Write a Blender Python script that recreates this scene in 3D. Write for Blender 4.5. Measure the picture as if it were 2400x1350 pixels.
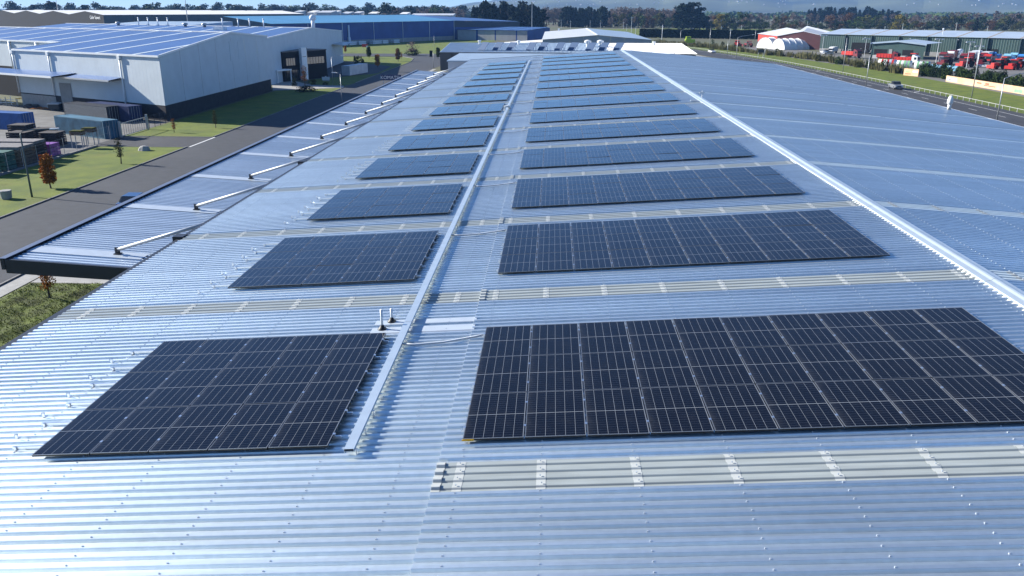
import bpy, bmesh, math, random
from mathutils import Vector, Matrix
for o in list(bpy.data.objects): bpy.data.objects.remove(o)
S = bpy.context.scene
COL = S.collection
R = math.radians
# ---------------------------------------------------------------- camera
cam = bpy.data.cameras.new('camera'); camo = bpy.data.objects.new('camera', cam); COL.objects.link(camo)
cam.sensor_width = 36; cam.lens = 28.857; cam.clip_start = 0.2; cam.clip_end = 30000
camo.location = (1.436, -12.319, 18.143)
_f = Vector((-0.045106, 0.945288, -0.323104)); _r0 = Vector((0.998863, 0.047662, 0)); _u0 = _r0.cross(_f)
_r = _r0 * math.cos(.00153) + _u0 * math.sin(.00153); _u = _r.cross(_f)
camo.matrix_world = Matrix(((_r.x, _u.x, -_f.x, 1.436), (_r.y, _u.y, -_f.y, -12.319), (_r.z, _u.z, -_f.z, 18.143), (0, 0, 0, 1)))
S.camera = camo
# ---------------------------------------------------------------- sky, sun, exposure
SUN_EL, SHADOW_AZ = R(25.5), R(-16)          # shadows fall towards +x and a little towards the camera
sx, sy = -math.cos(SHADOW_AZ), -math.sin(SHADOW_AZ)
W = bpy.data.worlds.new('World'); S.world = W; W.use_nodes = True
wn = W.node_tree.nodes; wn.clear()
sky = wn.new('ShaderNodeTexSky'); sky.sky_type = 'NISHITA'; sky.sun_disc = False
sky.sun_elevation = SUN_EL; sky.sun_rotation = math.atan2(sx, sy)
sky.altitude = 1500; sky.air_density = 0.78; sky.dust_density = 0.2; sky.ozone_density = 6.5
bg = wn.new('ShaderNodeBackground'); bg.inputs[1].default_value = 0.080
wo = wn.new('ShaderNodeOutputWorld')
W.node_tree.links.new(sky.outputs[0], bg.inputs[0]); W.node_tree.links.new(bg.outputs[0], wo.inputs[0])
sl = bpy.data.lights.new('sun', 'SUN'); sl.energy = 5.0; sl.angle = R(0.5); sl.color = (1, .965, .89)
slo = bpy.data.objects.new('sun', sl); COL.objects.link(slo)
slo.rotation_euler = Vector((sx * math.cos(SUN_EL), sy * math.cos(SUN_EL), math.sin(SUN_EL))).to_track_quat('Z', 'Y').to_euler()
slo.location = (-60, 0, 60)
S.view_settings.view_transform = 'Standard'; S.view_settings.look = 'None'
S.view_settings.exposure = 1.22; S.view_settings.gamma = 1
S.render.engine = 'CYCLES'
S.cycles.use_denoising = True
S.cycles.max_bounces = 6; S.cycles.glossy_bounces = 3; S.cycles.diffuse_bounces = 3; S.cycles.transparent_max_bounces = 6
S.cycles.volume_bounces = 0; S.cycles.caustics_reflective = False; S.cycles.caustics_refractive = False
# ---------------------------------------------------------------- materials
MATS = {}
def mat(name, col, rough=.6, metal=0., noise=0., scale=6., spec=.5, bump=0., bscale=40., vcol=None, emit=None, coord='Object', stretch=None, coat=0., wear=None):
    if name in MATS: return MATS[name]
    m = bpy.data.materials.new(name); m.use_nodes = True
    nt = m.node_tree; b = nt.nodes['Principled BSDF']; L = nt.links.new
    b.inputs['Roughness'].default_value = rough; b.inputs['Metallic'].default_value = metal
    b.inputs['Specular IOR Level'].default_value = spec
    if coat: b.inputs['Coat Weight'].default_value = coat; b.inputs['Coat Roughness'].default_value = .08
    b.inputs['Base Color'].default_value = (*col, 1)
    tc = nt.nodes.new('ShaderNodeTexCoord'); src = tc.outputs[coord]
    if stretch:
        mp = nt.nodes.new('ShaderNodeMapping'); mp.inputs['Scale'].default_value = stretch; L(src, mp.inputs[0]); src = mp.outputs[0]
    if noise:
        n = nt.nodes.new('ShaderNodeTexNoise'); n.inputs['Scale'].default_value = scale; n.inputs['Detail'].default_value = 6
        L(src, n.inputs['Vector'])
        r = nt.nodes.new('ShaderNodeValToRGB')
        c2 = vcol or tuple(max(0, c * (1 - noise)) for c in col); c1 = col if vcol else tuple(min(1, c * (1 + noise)) for c in col)
        r.color_ramp.elements[0].color = (*c2, 1); r.color_ramp.elements[1].color = (*c1, 1)
        r.color_ramp.elements[0].position = .32; r.color_ramp.elements[1].position = .68
        L(n.outputs[0], r.inputs[0]); L(r.outputs[0], b.inputs['Base Color'])
        if wear:                                   # broad worn patches of a second colour, with ragged edges
            wsc, wcol, wamt = wear; n3 = nt.nodes.new('ShaderNodeTexNoise'); n3.inputs['Scale'].default_value = wsc; n3.inputs['Detail'].default_value = 9; n3.inputs['Roughness'].default_value = .65; L(tc.outputs[coord], n3.inputs['Vector'])
            mr = nt.nodes.new('ShaderNodeMapRange'); mr.inputs[1].default_value = .50; mr.inputs[2].default_value = .66; mr.inputs[4].default_value = wamt; L(n3.outputs[0], mr.inputs[0])
            mx = nt.nodes.new('ShaderNodeMix'); mx.data_type = 'RGBA'; L(mr.outputs[0], mx.inputs[0]); L(r.outputs[0], mx.inputs[6]); mx.inputs[7].default_value = (*wcol, 1); L(mx.outputs[2], b.inputs['Base Color'])
    if bump:
        n2 = nt.nodes.new('ShaderNodeTexNoise'); n2.inputs['Scale'].default_value = bscale; n2.inputs['Detail'].default_value = 4
        L(src, n2.inputs['Vector'])
        bp = nt.nodes.new('ShaderNodeBump'); bp.inputs['Strength'].default_value = bump; bp.inputs['Distance'].default_value = .05
        L(n2.outputs[0], bp.inputs['Height']); L(bp.outputs[0], b.inputs['Normal'])
    if emit: b.inputs['Emission Color'].default_value = (*emit, 1); b.inputs['Emission Strength'].default_value = 1
    MATS[name] = m
    return m

def roof_metal(name, col, rough, metal=.9, streak=.08):
    """zinc-aluminium coated sheet: mottled, dust streaks down the fall (x), tone changing from sheet to sheet (four ribs each)"""
    m = mat(name, col, rough, metal)
    nt = m.node_tree; b = nt.nodes['Principled BSDF']; L = nt.links.new
    tc = nt.nodes.new('ShaderNodeTexCoord')
    def noise(sc, stretch, det=5):
        mp = nt.nodes.new('ShaderNodeMapping'); mp.inputs['Scale'].default_value = stretch; L(tc.outputs['Object'], mp.inputs[0])
        n = nt.nodes.new('ShaderNodeTexNoise'); n.inputs['Scale'].default_value = sc; n.inputs['Detail'].default_value = det; L(mp.outputs[0], n.inputs['Vector']); return n.outputs[0]
    def mth(op, a, bb=None):
        n = nt.nodes.new('ShaderNodeMath'); n.operation = op
        for i, v in enumerate((a, bb)):
            if v is None: continue
            if isinstance(v, (int, float)): n.inputs[i].default_value = v
            else: L(v, n.inputs[i])
        return n.outputs[0]
    sp = nt.nodes.new('ShaderNodeSeparateXYZ'); L(tc.outputs['Object'], sp.inputs[0])
    wn_ = nt.nodes.new('ShaderNodeTexWhiteNoise'); wn_.noise_dimensions = '1D'; L(mth('FLOOR', mth('DIVIDE', mth('ADD', sp.outputs[1], 142.64), .87333)), wn_.inputs['W'])
    tot = mth('ADD', mth('ADD', noise(1.0, (.22, 5.5, 1)), noise(7, (1, 1, 1))), noise(.12, (1, 1, 1), 4))      # streaks + spangle + broad patches
    mr = nt.nodes.new('ShaderNodeMapRange'); mr.inputs[1].default_value = 1.1; mr.inputs[2].default_value = 1.9
    mr.inputs[3].default_value = 1 - streak; mr.inputs[4].default_value = 1 + streak; L(tot, mr.inputs[0])
    val = mth('MULTIPLY', mr.outputs[0], mth('ADD', .955, mth('MULTIPLY', wn_.outputs[0], .09)))
    mul = nt.nodes.new('ShaderNodeVectorMath'); mul.operation = 'SCALE'; mul.inputs[0].default_value = col; L(val, mul.inputs['Scale'])
    # grime caught in patches and in thin runs
    gr = nt.nodes.new('ShaderNodeMapRange'); gr.inputs[1].default_value = .58; gr.inputs[2].default_value = .78; gr.inputs[4].default_value = .15; L(noise(1.6, (.16, 2.2, 1), 8), gr.inputs[0])
    mx = nt.nodes.new('ShaderNodeMix'); mx.data_type = 'RGBA'; L(gr.outputs[0], mx.inputs[0]); L(mul.outputs[0], mx.inputs[6]); mx.inputs[7].default_value = (.40, .39, .36, 1)
    L(mx.outputs[2], b.inputs['Base Color'])
    rr = mth('ADD', rough - .04, mth('MULTIPLY', wn_.outputs[0], .08)); L(rr, b.inputs['Roughness'])
    # second, broader lobe stretched along y by the rolling of the sheet
    b2 = nt.nodes.new('ShaderNodeBsdfPrincipled'); L(mx.outputs[2], b2.inputs['Base Color']); b2.inputs['Metallic'].default_value = metal; b2.inputs['Roughness'].default_value = .76; b2.inputs['Anisotropic'].default_value = .64
    cx = nt.nodes.new('ShaderNodeCombineXYZ'); cx.inputs[1].default_value = 1; L(cx.outputs[0], b2.inputs['Tangent'])
    ms = nt.nodes.new('ShaderNodeMixShader'); ms.inputs[0].default_value = .53; L(b.outputs[0], ms.inputs[1]); L(b2.outputs[0], ms.inputs[2]); L(ms.outputs[0], nt.nodes['Material Output'].inputs[0])
    return m
roof_metal('zinc_sheet', (.80, .865, .885), .20, .92)
roof_metal('canopy_sheet', (.70, .77, .82), .28, .86)
mat('zinc_trim', (.66, .735, .765), .40, .65, noise=.05, scale=3)
mat('strut_paint', (.50, .53, .56), .45, .2, noise=.06, scale=2)
mat('plate_metal', (.54, .60, .66), .5, .35, noise=.05, scale=3)
mat('zinc_edge', (.86, .87, .88), .35, .3)
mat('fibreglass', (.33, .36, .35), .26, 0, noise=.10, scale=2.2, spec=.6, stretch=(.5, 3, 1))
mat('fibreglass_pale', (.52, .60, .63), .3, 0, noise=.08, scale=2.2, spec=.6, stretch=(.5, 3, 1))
mat('fibreglass_band', (.47, .49, .47), .5, 0, noise=.06, scale=5)
mat('cap_blue', (.16, .19, .26), .45, .3)
mat('charcoal', (.030, .032, .038), .45, 0, noise=.15, scale=1)
mat('screw_metal', (.62, .66, .70), .4, .6)
mat('alu', (.75, .76, .78), .3, .9)
mat('white_paint', (.78, .79, .78), .4, 0, noise=.04, scale=2)
mat('black_rubber', (.012, .012, .013), .5)
mat('panel_frame', (.018, .019, .022), .35, .5)
mat('panel_edge', (.30, .31, .33), .3, .7)
mat('yellow_tape', (.75, .42, .02), .5)
def panel_glass():
    m = mat('panel_glass', (.006, .008, .014), .07, 0, spec=.22)
    nt = m.node_tree; b = nt.nodes['Principled BSDF']; L = nt.links.new
    uv = nt.nodes.new('ShaderNodeUVMap'); sp = nt.nodes.new('ShaderNodeSeparateXYZ'); L(uv.outputs[0], sp.inputs[0])
    def mth(op, a, bb=None, c=None):
        n = nt.nodes.new('ShaderNodeMath'); n.operation = op
        for i, v in enumerate((a, bb, c)):
            if v is None: continue
            if isinstance(v, (int, float)): n.inputs[i].default_value = v
            else: L(v, n.inputs[i])
        return n.outputs[0]
    def lines(v, n, w):      # 1 on lines between n cells, w in fraction of one cell
        f = mth('FRACT', mth('MULTIPLY', v, n)); d = mth('ABSOLUTE', mth('SUBTRACT', f, .5))
        return mth('GREATER_THAN', d, .5 - w)
    u, v = sp.outputs[0], sp.outputs[1]
    vert = lines(u, 6, .016)
    mid = mth('LESS_THAN', mth('ABSOLUTE', mth('SUBTRACT', v, .5)), .0042)
    fine = lines(v, 20, .06)
    edge = mth('MAXIMUM', mth('GREATER_THAN', mth('ABSOLUTE', mth('SUBTRACT', u, .5)), .4925), mth('GREATER_THAN', mth('ABSOLUTE', mth('SUBTRACT', v, .5)), .4958))
    a = mth('MAXIMUM', mth('MULTIPLY', mth('MAXIMUM', vert, mid), 1.0), mth('MULTIPLY', fine, .10)); a = mth('MAXIMUM', a, mth('MULTIPLY', edge, .9))
    # dust: a little more along the low edge of the module and in patches
    tc = nt.nodes.new('ShaderNodeTexCoord'); n = nt.nodes.new('ShaderNodeTexNoise'); n.inputs['Scale'].default_value = 3; n.inputs['Detail'].default_value = 8
    L(tc.outputs['Object'], n.inputs['Vector'])
    oi = nt.nodes.new('ShaderNodeObjectInfo')
    dust = mth('MULTIPLY', mth('POWER', n.outputs[0], 5), .15)
    low = mth('MULTIPLY', mth('POWER', mth('SUBTRACT', 1, u), 14), mth('MULTIPLY', mth('POWER', n.outputs[0], 2), .25))
    mixc = nt.nodes.new('ShaderNodeMix'); mixc.data_type = 'RGBA'; L(mth('MULTIPLY', a, .38), mixc.inputs[0])
    mixc.inputs[6].default_value = (.003, .0035, .007, 1); mixc.inputs[7].default_value = (.60, .64, .68, 1)
    mixd = nt.nodes.new('ShaderNodeMix'); mixd.data_type = 'RGBA'; L(mth('ADD', dust, low), mixd.inputs[0])
    L(mixc.outputs[2], mixd.inputs[6]); mixd.inputs[7].default_value = (.22, .21, .19, 1)
    L(mixd.outputs[2], b.inputs['Base Color'])
    L(mth('ADD', .03, mth('MULTIPLY', oi.outputs['Random'], .04)), b.inputs['Roughness'])
panel_glass()

# ---------------------------------------------------------------- mesh helpers
ORG = {}
class MB:
    """collects faces; build() links them as ONE mesh object"""
    def __init__(s): s.v = []; s.f = []; s.m = []; s.uv = None
    def quad(s, a, b, c, d, m=0): n = len(s.v); s.v += [a, b, c, d]; s.f.append((n, n+1, n+2, n+3)); s.m.append(m); return s
    def poly(s, pts, m=0): n = len(s.v); s.v += list(pts); s.f.append(tuple(range(n, n + len(pts)))); s.m.append(m); return s
    def box(s, x0, x1, y0, y1, z0, z1, m=0, mt=None):
        n = len(s.v); s.v += [(x0,y0,z0),(x1,y0,z0),(x1,y1,z0),(x0,y1,z0),(x0,y0,z1),(x1,y0,z1),(x1,y1,z1),(x0,y1,z1)]
        for q in ((3,2,1,0),(4,5,6,7),(0,1,5,4),(1,2,6,5),(2,3,7,6),(3,0,4,7)): s.f.append(tuple(n+i for i in q)); s.m.append(m)
        if mt is not None: s.m[-5] = mt
        return s
    def obox(s, c, ax, ay, az, m=0):
        """box from centre and three half-axis vectors"""
        c, ax, ay, az = map(Vector, (c, ax, ay, az)); n = len(s.v)
        for k in (-1, 1):
            for i, j in ((-1,-1),(1,-1),(1,1),(-1,1)): s.v.append(tuple(c + ax*i + ay*j + az*k))
        for q in ((3,2,1,0),(4,5,6,7),(0,1,5,4),(1,2,6,5),(2,3,7,6),(3,0,4,7)): s.f.append(tuple(n+i for i in q)); s.m.append(m)
        return s
    def prism(s, pts, z0, z1, m=0, mt=None):
        """footprint (anticlockwise) extruded; z0/z1 number or list per point"""
        k = len(pts); n = len(s.v)
        zz0 = z0 if isinstance(z0, (list, tuple)) else [z0]*k; zz1 = z1 if isinstance(z1, (list, tuple)) else [z1]*k
        s.v += [(p[0], p[1], a) for p, a in zip(pts, zz0)] + [(p[0], p[1], a) for p, a in zip(pts, zz1)]
        s.f.append(tuple(n + i for i in reversed(range(k)))); s.m.append(m)
        s.f.append(tuple(n + k + i for i in range(k))); s.m.append(m if mt is None else mt)
        for i in range(k): j = (i+1) % k; s.f.append((n+i, n+j, n+k+j, n+k+i)); s.m.append(m)
        return s
    def tube(s, path, r, seg=8, m=0, cap=True):
        """round tube along a list of points; r number or list"""
        path = [Vector(p) for p in path]; k = len(path); rr = r if isinstance(r, (list, tuple)) else [r]*k; n = len(s.v)
        for i, p in enumerate(path):
            t = (path[min(i+1, k-1)] - path[max(i-1, 0)]).normalized()
            a = t.cross(Vector((0,0,1)) if abs(t.z) < .9 else Vector((1,0,0))).normalized(); b = t.cross(a)
            for q in range(seg): w = 2*math.pi*q/seg; s.v.append(tuple(p + (a*math.cos(w) + b*math.sin(w))*rr[i]))
        for i in range(k-1):
            for q in range(seg): q2 = (q+1) % seg; s.f.append((n+i*seg+q, n+(i+1)*seg+q, n+(i+1)*seg+q2, n+i*seg+q2)); s.m.append(m)
        if cap:
            s.f.append(tuple(n+q for q in range(seg))); s.m.append(m); s.f.append(tuple(n+(k-1)*seg+q for q in reversed(range(seg)))); s.m.append(m)
        return s
    def mesh(s, name, mats):
        me = bpy.data.meshes.new(name); me.from_pydata([tuple(x) for x in s.v], [], s.f)
        for mm in mats: me.materials.append(MATS[mm] if isinstance(mm, str) else mm)
        if len(mats) > 1: me.polygons.foreach_set('material_index', s.m)
        me.update(); return me
    def build(s, name, mats, parent=None, loc=None, smooth=False):
        """without parent: world coordinates kept. With parent: the points are world coordinates, stored relative to the root thing"""
        if isinstance(mats, str): mats = [mats]
        org = ORG.get(parent.name, Vector()) if parent else Vector(loc or (0, 0, 0))
        if org.length: s.v = [tuple(Vector(p) - org) for p in s.v]
        me = s.mesh(name, mats)
        if smooth: me.polygons.foreach_set('use_smooth', [True]*len(me.polygons))
        o = bpy.data.objects.new(name, me); COL.objects.link(o)
        if parent: o.parent = parent; ORG[o.name] = org
        else: o.location = org; ORG[o.name] = org
        return o
def tag(o, label=None, cat=None, group=None, kind=None):
    if label: o['label'] = label
    if cat: o['category'] = cat
    if group: o['group'] = group
    if kind: o['kind'] = kind
    return o
def thing(name, label, cat, loc=(0, 0, 0), group=None):
    o = bpy.data.objects.new(name, None); COL.objects.link(o); o.location = loc; o.empty_display_size = .2
    ORG[o.name] = Vector(loc); return tag(o, label, cat, group)
def inst(name, me, parent=None, loc=(0, 0, 0), rz=0., sc=None):
    """one object that shares mesh data; loc is local to the parent"""
    o = bpy.data.objects.new(name, me); COL.objects.link(o); o.location = loc
    if rz: o.rotation_euler = (0, 0, rz)
    if sc: o.scale = sc if isinstance(sc, (list, tuple)) else (sc, sc, sc)
    if parent: o.parent = parent
    return o
ORD = ['nearest', 'second', 'third', 'fourth', 'fifth', 'sixth', 'seventh', 'eighth', 'ninth', 'tenth', 'eleventh', 'twelfth', 'thirteenth', 'fourteenth', 'fifteenth', 'sixteenth', 'seventeenth', 'eighteenth', 'nineteenth', 'twentieth']
rnd = random.Random(7)
# ================================================================ MAIN WAREHOUSE
TS = math.tan(0.064686); X_EAVE, X_SEAM, X_RIDGE, X_LAP, X_REAVE = -11.72, -0.34, 12.2, 24.5, 36.0
Y_NEAR, Y_FAR = 7.36 - 110 * .218333, 122.1
RP = 7.86 / 36                                     # rib pitch
zl = lambda x: 11.08 + x * TS                      # left slope (crest height)
zr = lambda x: 11.87 - .068 * (x - 12.2) - .0006 * (x - 12.2) ** 2
main = thing('warehouse', 'long warehouse with ribbed zinc roof carrying the rows of dark solar arrays', 'warehouse', (12.2, 50, 0))
PAN, CREST = .100, .074                            # widths of pan and crest; the rest is flanks
RIBH = .050
def rib_profile(j0, j1, RIBH=RIBH):
    """(y, h) points from pan centre j0 to pan centre j1"""
    pts = []; fl = (RP - PAN - CREST) / 2
    for j in range(j0, j1):
        y = 7.36 + RP * j
        c0 = y + PAN/2 + fl; pts += [(y, 0), (y + PAN/2, 0), (c0 - .005, RIBH - .0065), (c0 + .005, RIBH), (c0 + CREST - .004, RIBH), (c0 + CREST + .005, RIBH - .0065), (y + PAN/2 + 2*fl + CREST, 0)]
    pts.append((7.36 + RP * j1, 0)); return pts
def ribbed(mb, xs, zf, j0, j1, off=0., lip=None, m=0, rh=RIBH):
    pr = rib_profile(j0, j1, rh); n0 = len(mb.v); k = len(pr)
    for x in xs:
        z = zf(x) - RIBH + off
        mb.v += [(x, y, z + h) for y, h in pr]
    for i in range(len(xs) - 1):
        a, b = n0 + i*k, n0 + (i+1)*k
        for q in range(k - 1): mb.f.append((a+q, b+q, b+q+1, a+q+1)); mb.m.append(m)
    if lip is not None:                            # turned-down edge of the sheet at one end
        x = xs[0] if lip < 0 else xs[-1]; i = 0 if lip < 0 else len(xs) - 1; n = len(mb.v); z = zf(x) - RIBH + off
        mb.v += [(x - .004 * lip * -1, y, z + h - .030) for y, h in pr]; a = n0 + i*k
        for q in range(k - 1): mb.f.append((a+q, a+q+1, n+q+1, n+q) if lip < 0 else (a+q+1, a+q, n+q, n+q+1)); mb.m.append(m + 1)
JS = [-110] + [-40] + [36*k for k in range(15)]    # first rib of each translucent strip
J_END = int((Y_FAR - 7.36) / RP)
nbays = []
bands_x = [-11.0, -9.6, -8.15, -6.7, -5.25, -3.8, -2.35, -0.95, 0.05, 1.36, 2.86, 4.36, 5.86, 7.36, 8.86, 10.36, 11.7]
def strip(j, x0, x1, zf, off, bx):
    mb = MB(); n = max(1, int((x1 - x0) / 6)); xs = [x0 + (x1-x0)*i/n for i in range(n+1)]
    ribbed(mb, xs, zf, j, j + 4, off, rh=.028)
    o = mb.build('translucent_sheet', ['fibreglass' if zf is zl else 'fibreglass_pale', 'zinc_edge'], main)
    for b in bx:
        if not (x0 + .1 < b < x1 - .1): continue
        w = .075
        mb = MB(); ribbed(mb, [b - w, b + w], zf, j, j + 4, off + .004, rh=.028); mb.build('purlin_band', ['fibreglass_band', 'zinc_edge'], o)
rbands = [12.2 + .9 + 1.5*i for i in range(16)]
for i, j in enumerate(JS):
    if i > 0:                                      # the strip itself
        bx_ = bands_x if j < 150 else []
        if i > 1: strip(j, X_EAVE, X_SEAM + .1, zl, 0, bx_)
        strip(j, X_SEAM, X_RIDGE, zl, .020, bx_)
        strip(j, X_RIDGE, X_LAP, zr, .03, rbands if j < 60 else []); strip(j, X_LAP, X_REAVE, zr, 0, rbands if j < 60 else [])
    a = j + (4 if i > 0 else 0); b = JS[i+1] if i + 1 < len(JS) else J_END
    for x0, x1, zf, off, lip in ((X_EAVE, X_SEAM + .12, zl, 0, -1), (X_SEAM, X_RIDGE, zl, .020, -1), (X_RIDGE, X_LAP, zr, .03, 1), (X_LAP - .1, X_REAVE, zr, 0, 1)):
        aa = a
        bb = JS[i+2] if (i == 0 and x0 == X_EAVE) else b
        if i == 1 and x0 == X_EAVE: continue
        mb = MB(); n = 4; xs = [x0 + (x1-x0)*q/n for q in range(n+1)]; ribbed(mb, xs, zf, aa, bb, off, lip)
        mb.build('roof_sheet', ['zinc_sheet', 'white_paint'], main)  # white on the zinc lips paints the sunlit highlight along the sheet edges
# screws on the crests of the near bays
mb = MB()
for j in range(-60, 130):
    y = 7.36 + RP * (j + .5)
    for x in bands_x:
        x += rnd.uniform(-.015, .015); off = .020 if x > X_SEAM else 0; s = .010; z = zl(x) + off
        mb.box(x - s, x + s, y - s, y + s, z - .002, z + .014)
    if j > 20 or True:
        for x in rbands[:14]:
            s = .014; z = zr(x) + (.03 if x < X_LAP else 0); mb.box(x - s, x + s, y - s, y + s, z - .002, z + .014)
tag(mb.build('roof_screws', 'screw_metal', main), kind='stuff')
# end caps of the first translucent strip and of the others at the lap
for j in JS[1:]:
    mb = MB(); ribbed(mb, [X_SEAM - .01, X_SEAM + .13], zl, j, j + 4, .027, -1); mb.build('strip_end_cap', ['fibreglass_band', 'white_paint'], main)
# ridge capping
def lathe_ridge(y0, y1):
    mb = MB(); xr = X_RIDGE
    prof = [(-.25, zl(xr-.25) + .005), (-.245, zl(xr-.245) + .045), (-.10, zl(xr) + .062), (-.05, zl(xr) + .10), (0, zl(xr) + .115), (.05, zl(xr) + .10), (.10, zl(xr) + .062), (.245, zr(xr+.245) + .075), (.25, zr(xr+.25) + .03)]
    for a, b in zip(prof[:-1], prof[1:]):
        mb.quad((xr+a[0], y0, a[1]), (xr+b[0], y0, b[1]), (xr+b[0], y1, b[1]), (xr+a[0], y1, a[1]))
    return mb
y = Y_NEAR
while y < Y_FAR:
    y2 = min(y + 7.9, Y_FAR + .1); lathe_ridge(y, y2 - .012).build('ridge_capping', 'zinc_trim', main); y = y2
mb = MB()                                          # scalloped closures under the capping edge
for j in range(-60, 330):
    yc = 7.36 + RP * j; x = X_RIDGE - .25
    for dx, w in ((-.07, .055),):
        z = zl(x + dx) - RIBH + .02
        mb.quad((x - .085, yc - .03, z + .002), (x - .085, yc + .03, z + .002), (x, yc + w, z + .055), (x, yc - w, z + .055))
tag(mb.build('ridge_closures', 'white_paint', main), kind='stuff')
# gutters, walls, barge flashings
MB().box(X_EAVE - .26, X_EAVE + .02, Y_NEAR, Y_FAR, 10.04, 10.25).build('gutter', 'charcoal', main)
MB().box(X_REAVE - .02, X_REAVE + .2, Y_NEAR, Y_FAR, zr(X_REAVE) - .3, zr(X_REAVE) - .03).build('gutter', 'white_paint', main)
MB().box(X_EAVE - .08, X_EAVE + .12, Y_NEAR + .2, Y_FAR - .1, 0, 10.04).build('wall', 'charcoal', main)
MB().box(X_REAVE - .3, X_REAVE - .1, Y_NEAR + .2, Y_FAR - .1, 0, zr(X_REAVE) - .3).build('wall', 'charcoal', main)
for yy in (Y_FAR - .3, Y_NEAR + .1):
    mb = MB(); mb.poly([(X_EAVE + .15, yy, 0), (X_REAVE - .35, yy, 0), (X_REAVE - .35, yy, zr(X_REAVE - .35) - .1), (24, yy, zr(24) - .1), (X_RIDGE, yy, 11.7), (X_EAVE + .15, yy, zl(X_EAVE + .15) - .1)])
    mb.build('wall', 'charcoal', main)
mb = MB()
for xa, xb, za, zb in ((X_EAVE, X_RIDGE, zl(X_EAVE), zl(X_RIDGE)), (X_RIDGE, 24, zr(X_RIDGE), zr(24)), (24, X_REAVE, zr(24), zr(X_REAVE))):
    mb.poly([(xa, Y_FAR - .25, za + .05), (xb, Y_FAR - .25, zb + .05), (xb, Y_FAR + .05, zb + .05), (xa, Y_FAR + .05, za + .05)])
    mb.poly([(xa, Y_FAR + .05, za + .05), (xb, Y_FAR + .05, zb + .05), (xb, Y_FAR + .05, zb - .3), (xa, Y_FAR + .05, za - .3)])
mb.build('barge_flashing', 'zinc_trim', main)
for yy in (15.6, 30.9, 61, 92):
    mb = MB(); mb.box(X_EAVE - .42, X_EAVE - .04, yy, yy + .42, 9.85, 10.33); mb.box(X_EAVE - .30, X_EAVE - .16, yy + .1, yy + .26, 8.6, 9.85); mb.build('rain_head', 'charcoal', main)
# ---------------------------------------------------------------- canopy along the left wall
zc = lambda x: 8.50 - (x + 20.55) * .058
can_y0, can_y1 = 18.4, 124.2
mb = MB(); rp = .30; n = int((can_y1 - can_y0) / rp); pr = []
for i in range(n):
    y = can_y0 + .12 + i * rp; pr += [(y, 0), (y + .11, 0), (y + .15, .05), (y + .25, .05), (y + .29, 0)]
k = len(pr)
for x in (-20.42, -12.0): mb.v += [(x, y, zc(x) + h - .05) for y, h in pr]
for q in range(k - 1): mb.f.append((q, q + k, q + k + 1, q + 1)); mb.m.append(0)
canopy = mb.build('canopy', 'canopy_sheet', main)
MB().box(-20.66, -20.50, can_y0 - .12, can_y1, 8.10, 8.56).build('fascia', ['charcoal'], canopy)
mb = MB(); mb.box(-20.68, -20.40, can_y0 - .14, can_y1, 8.562, 8.585); mb.build('fascia_capping', 'cap_blue', canopy)
mb = MB(); mb.poly([(-20.5, can_y0 - .1, 7.95), (-12.0, can_y0 - .1, 7.5), (-12.0, can_y0 - .1, zc(-12.0) + .03), (-20.5, can_y0 - .1, zc(-20.5) + .03)])
mb.poly([(-20.5, can_y0 + .04, zc(-20.5) + .03), (-20.5, can_y0 - .1, zc(-20.5) + .03), (-12, can_y0 - .1, zc(-12) + .03), (-12, can_y0 + .04, zc(-12) + .03)]); mb.build('fascia', 'charcoal', canopy)
MB().poly([(-20.5, can_y0 + .02, 8.0), (-12.0, can_y0 + .02, 7.55), (-12.0, can_y1, 7.55), (-20.5, can_y1, 8.0)]).build('soffit', 'charcoal', canopy)
mb = MB(); mb.box(-20.5, -20.36, can_y0, can_y1, 8.44, 8.50); mb.build('canopy_gutter', 'charcoal', canopy)
strut_me = {}
for i in range(13):
    y = 20.07 + 8.05 * i; xf = -16.75; zf = zc(xf)
    mb = MB(); x0, x1 = -20.40, -15.55
    mb.poly([(x0, y - .5, zc(x0) + .012), (x1, y - .5, zc(x1) + .012), (x1, y + .32, zc(x1) + .012), (x0, y + .32, zc(x0) + .012)]); mb.build('flashing_plate', 'plate_metal', canopy)
    mb = MB(); mb.tube([(xf, y, zf + .20), (-11.85, y, 9.95)], .075, 10); mb.build('strut', 'strut_paint', canopy, smooth=True)
    mb = MB(); mb.box(xf - .14, xf + .14, y - .12, y + .12, zf + .013, zf + .05); mb.box(xf - .10, xf + .10, y - .03, y + .03, zf + .05, zf + .30); mb.tube([(xf, y - .14, zf + .2), (xf, y + .14, zf + .2)], .05, 8); mb.build('strut_foot', 'charcoal', canopy)
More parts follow.
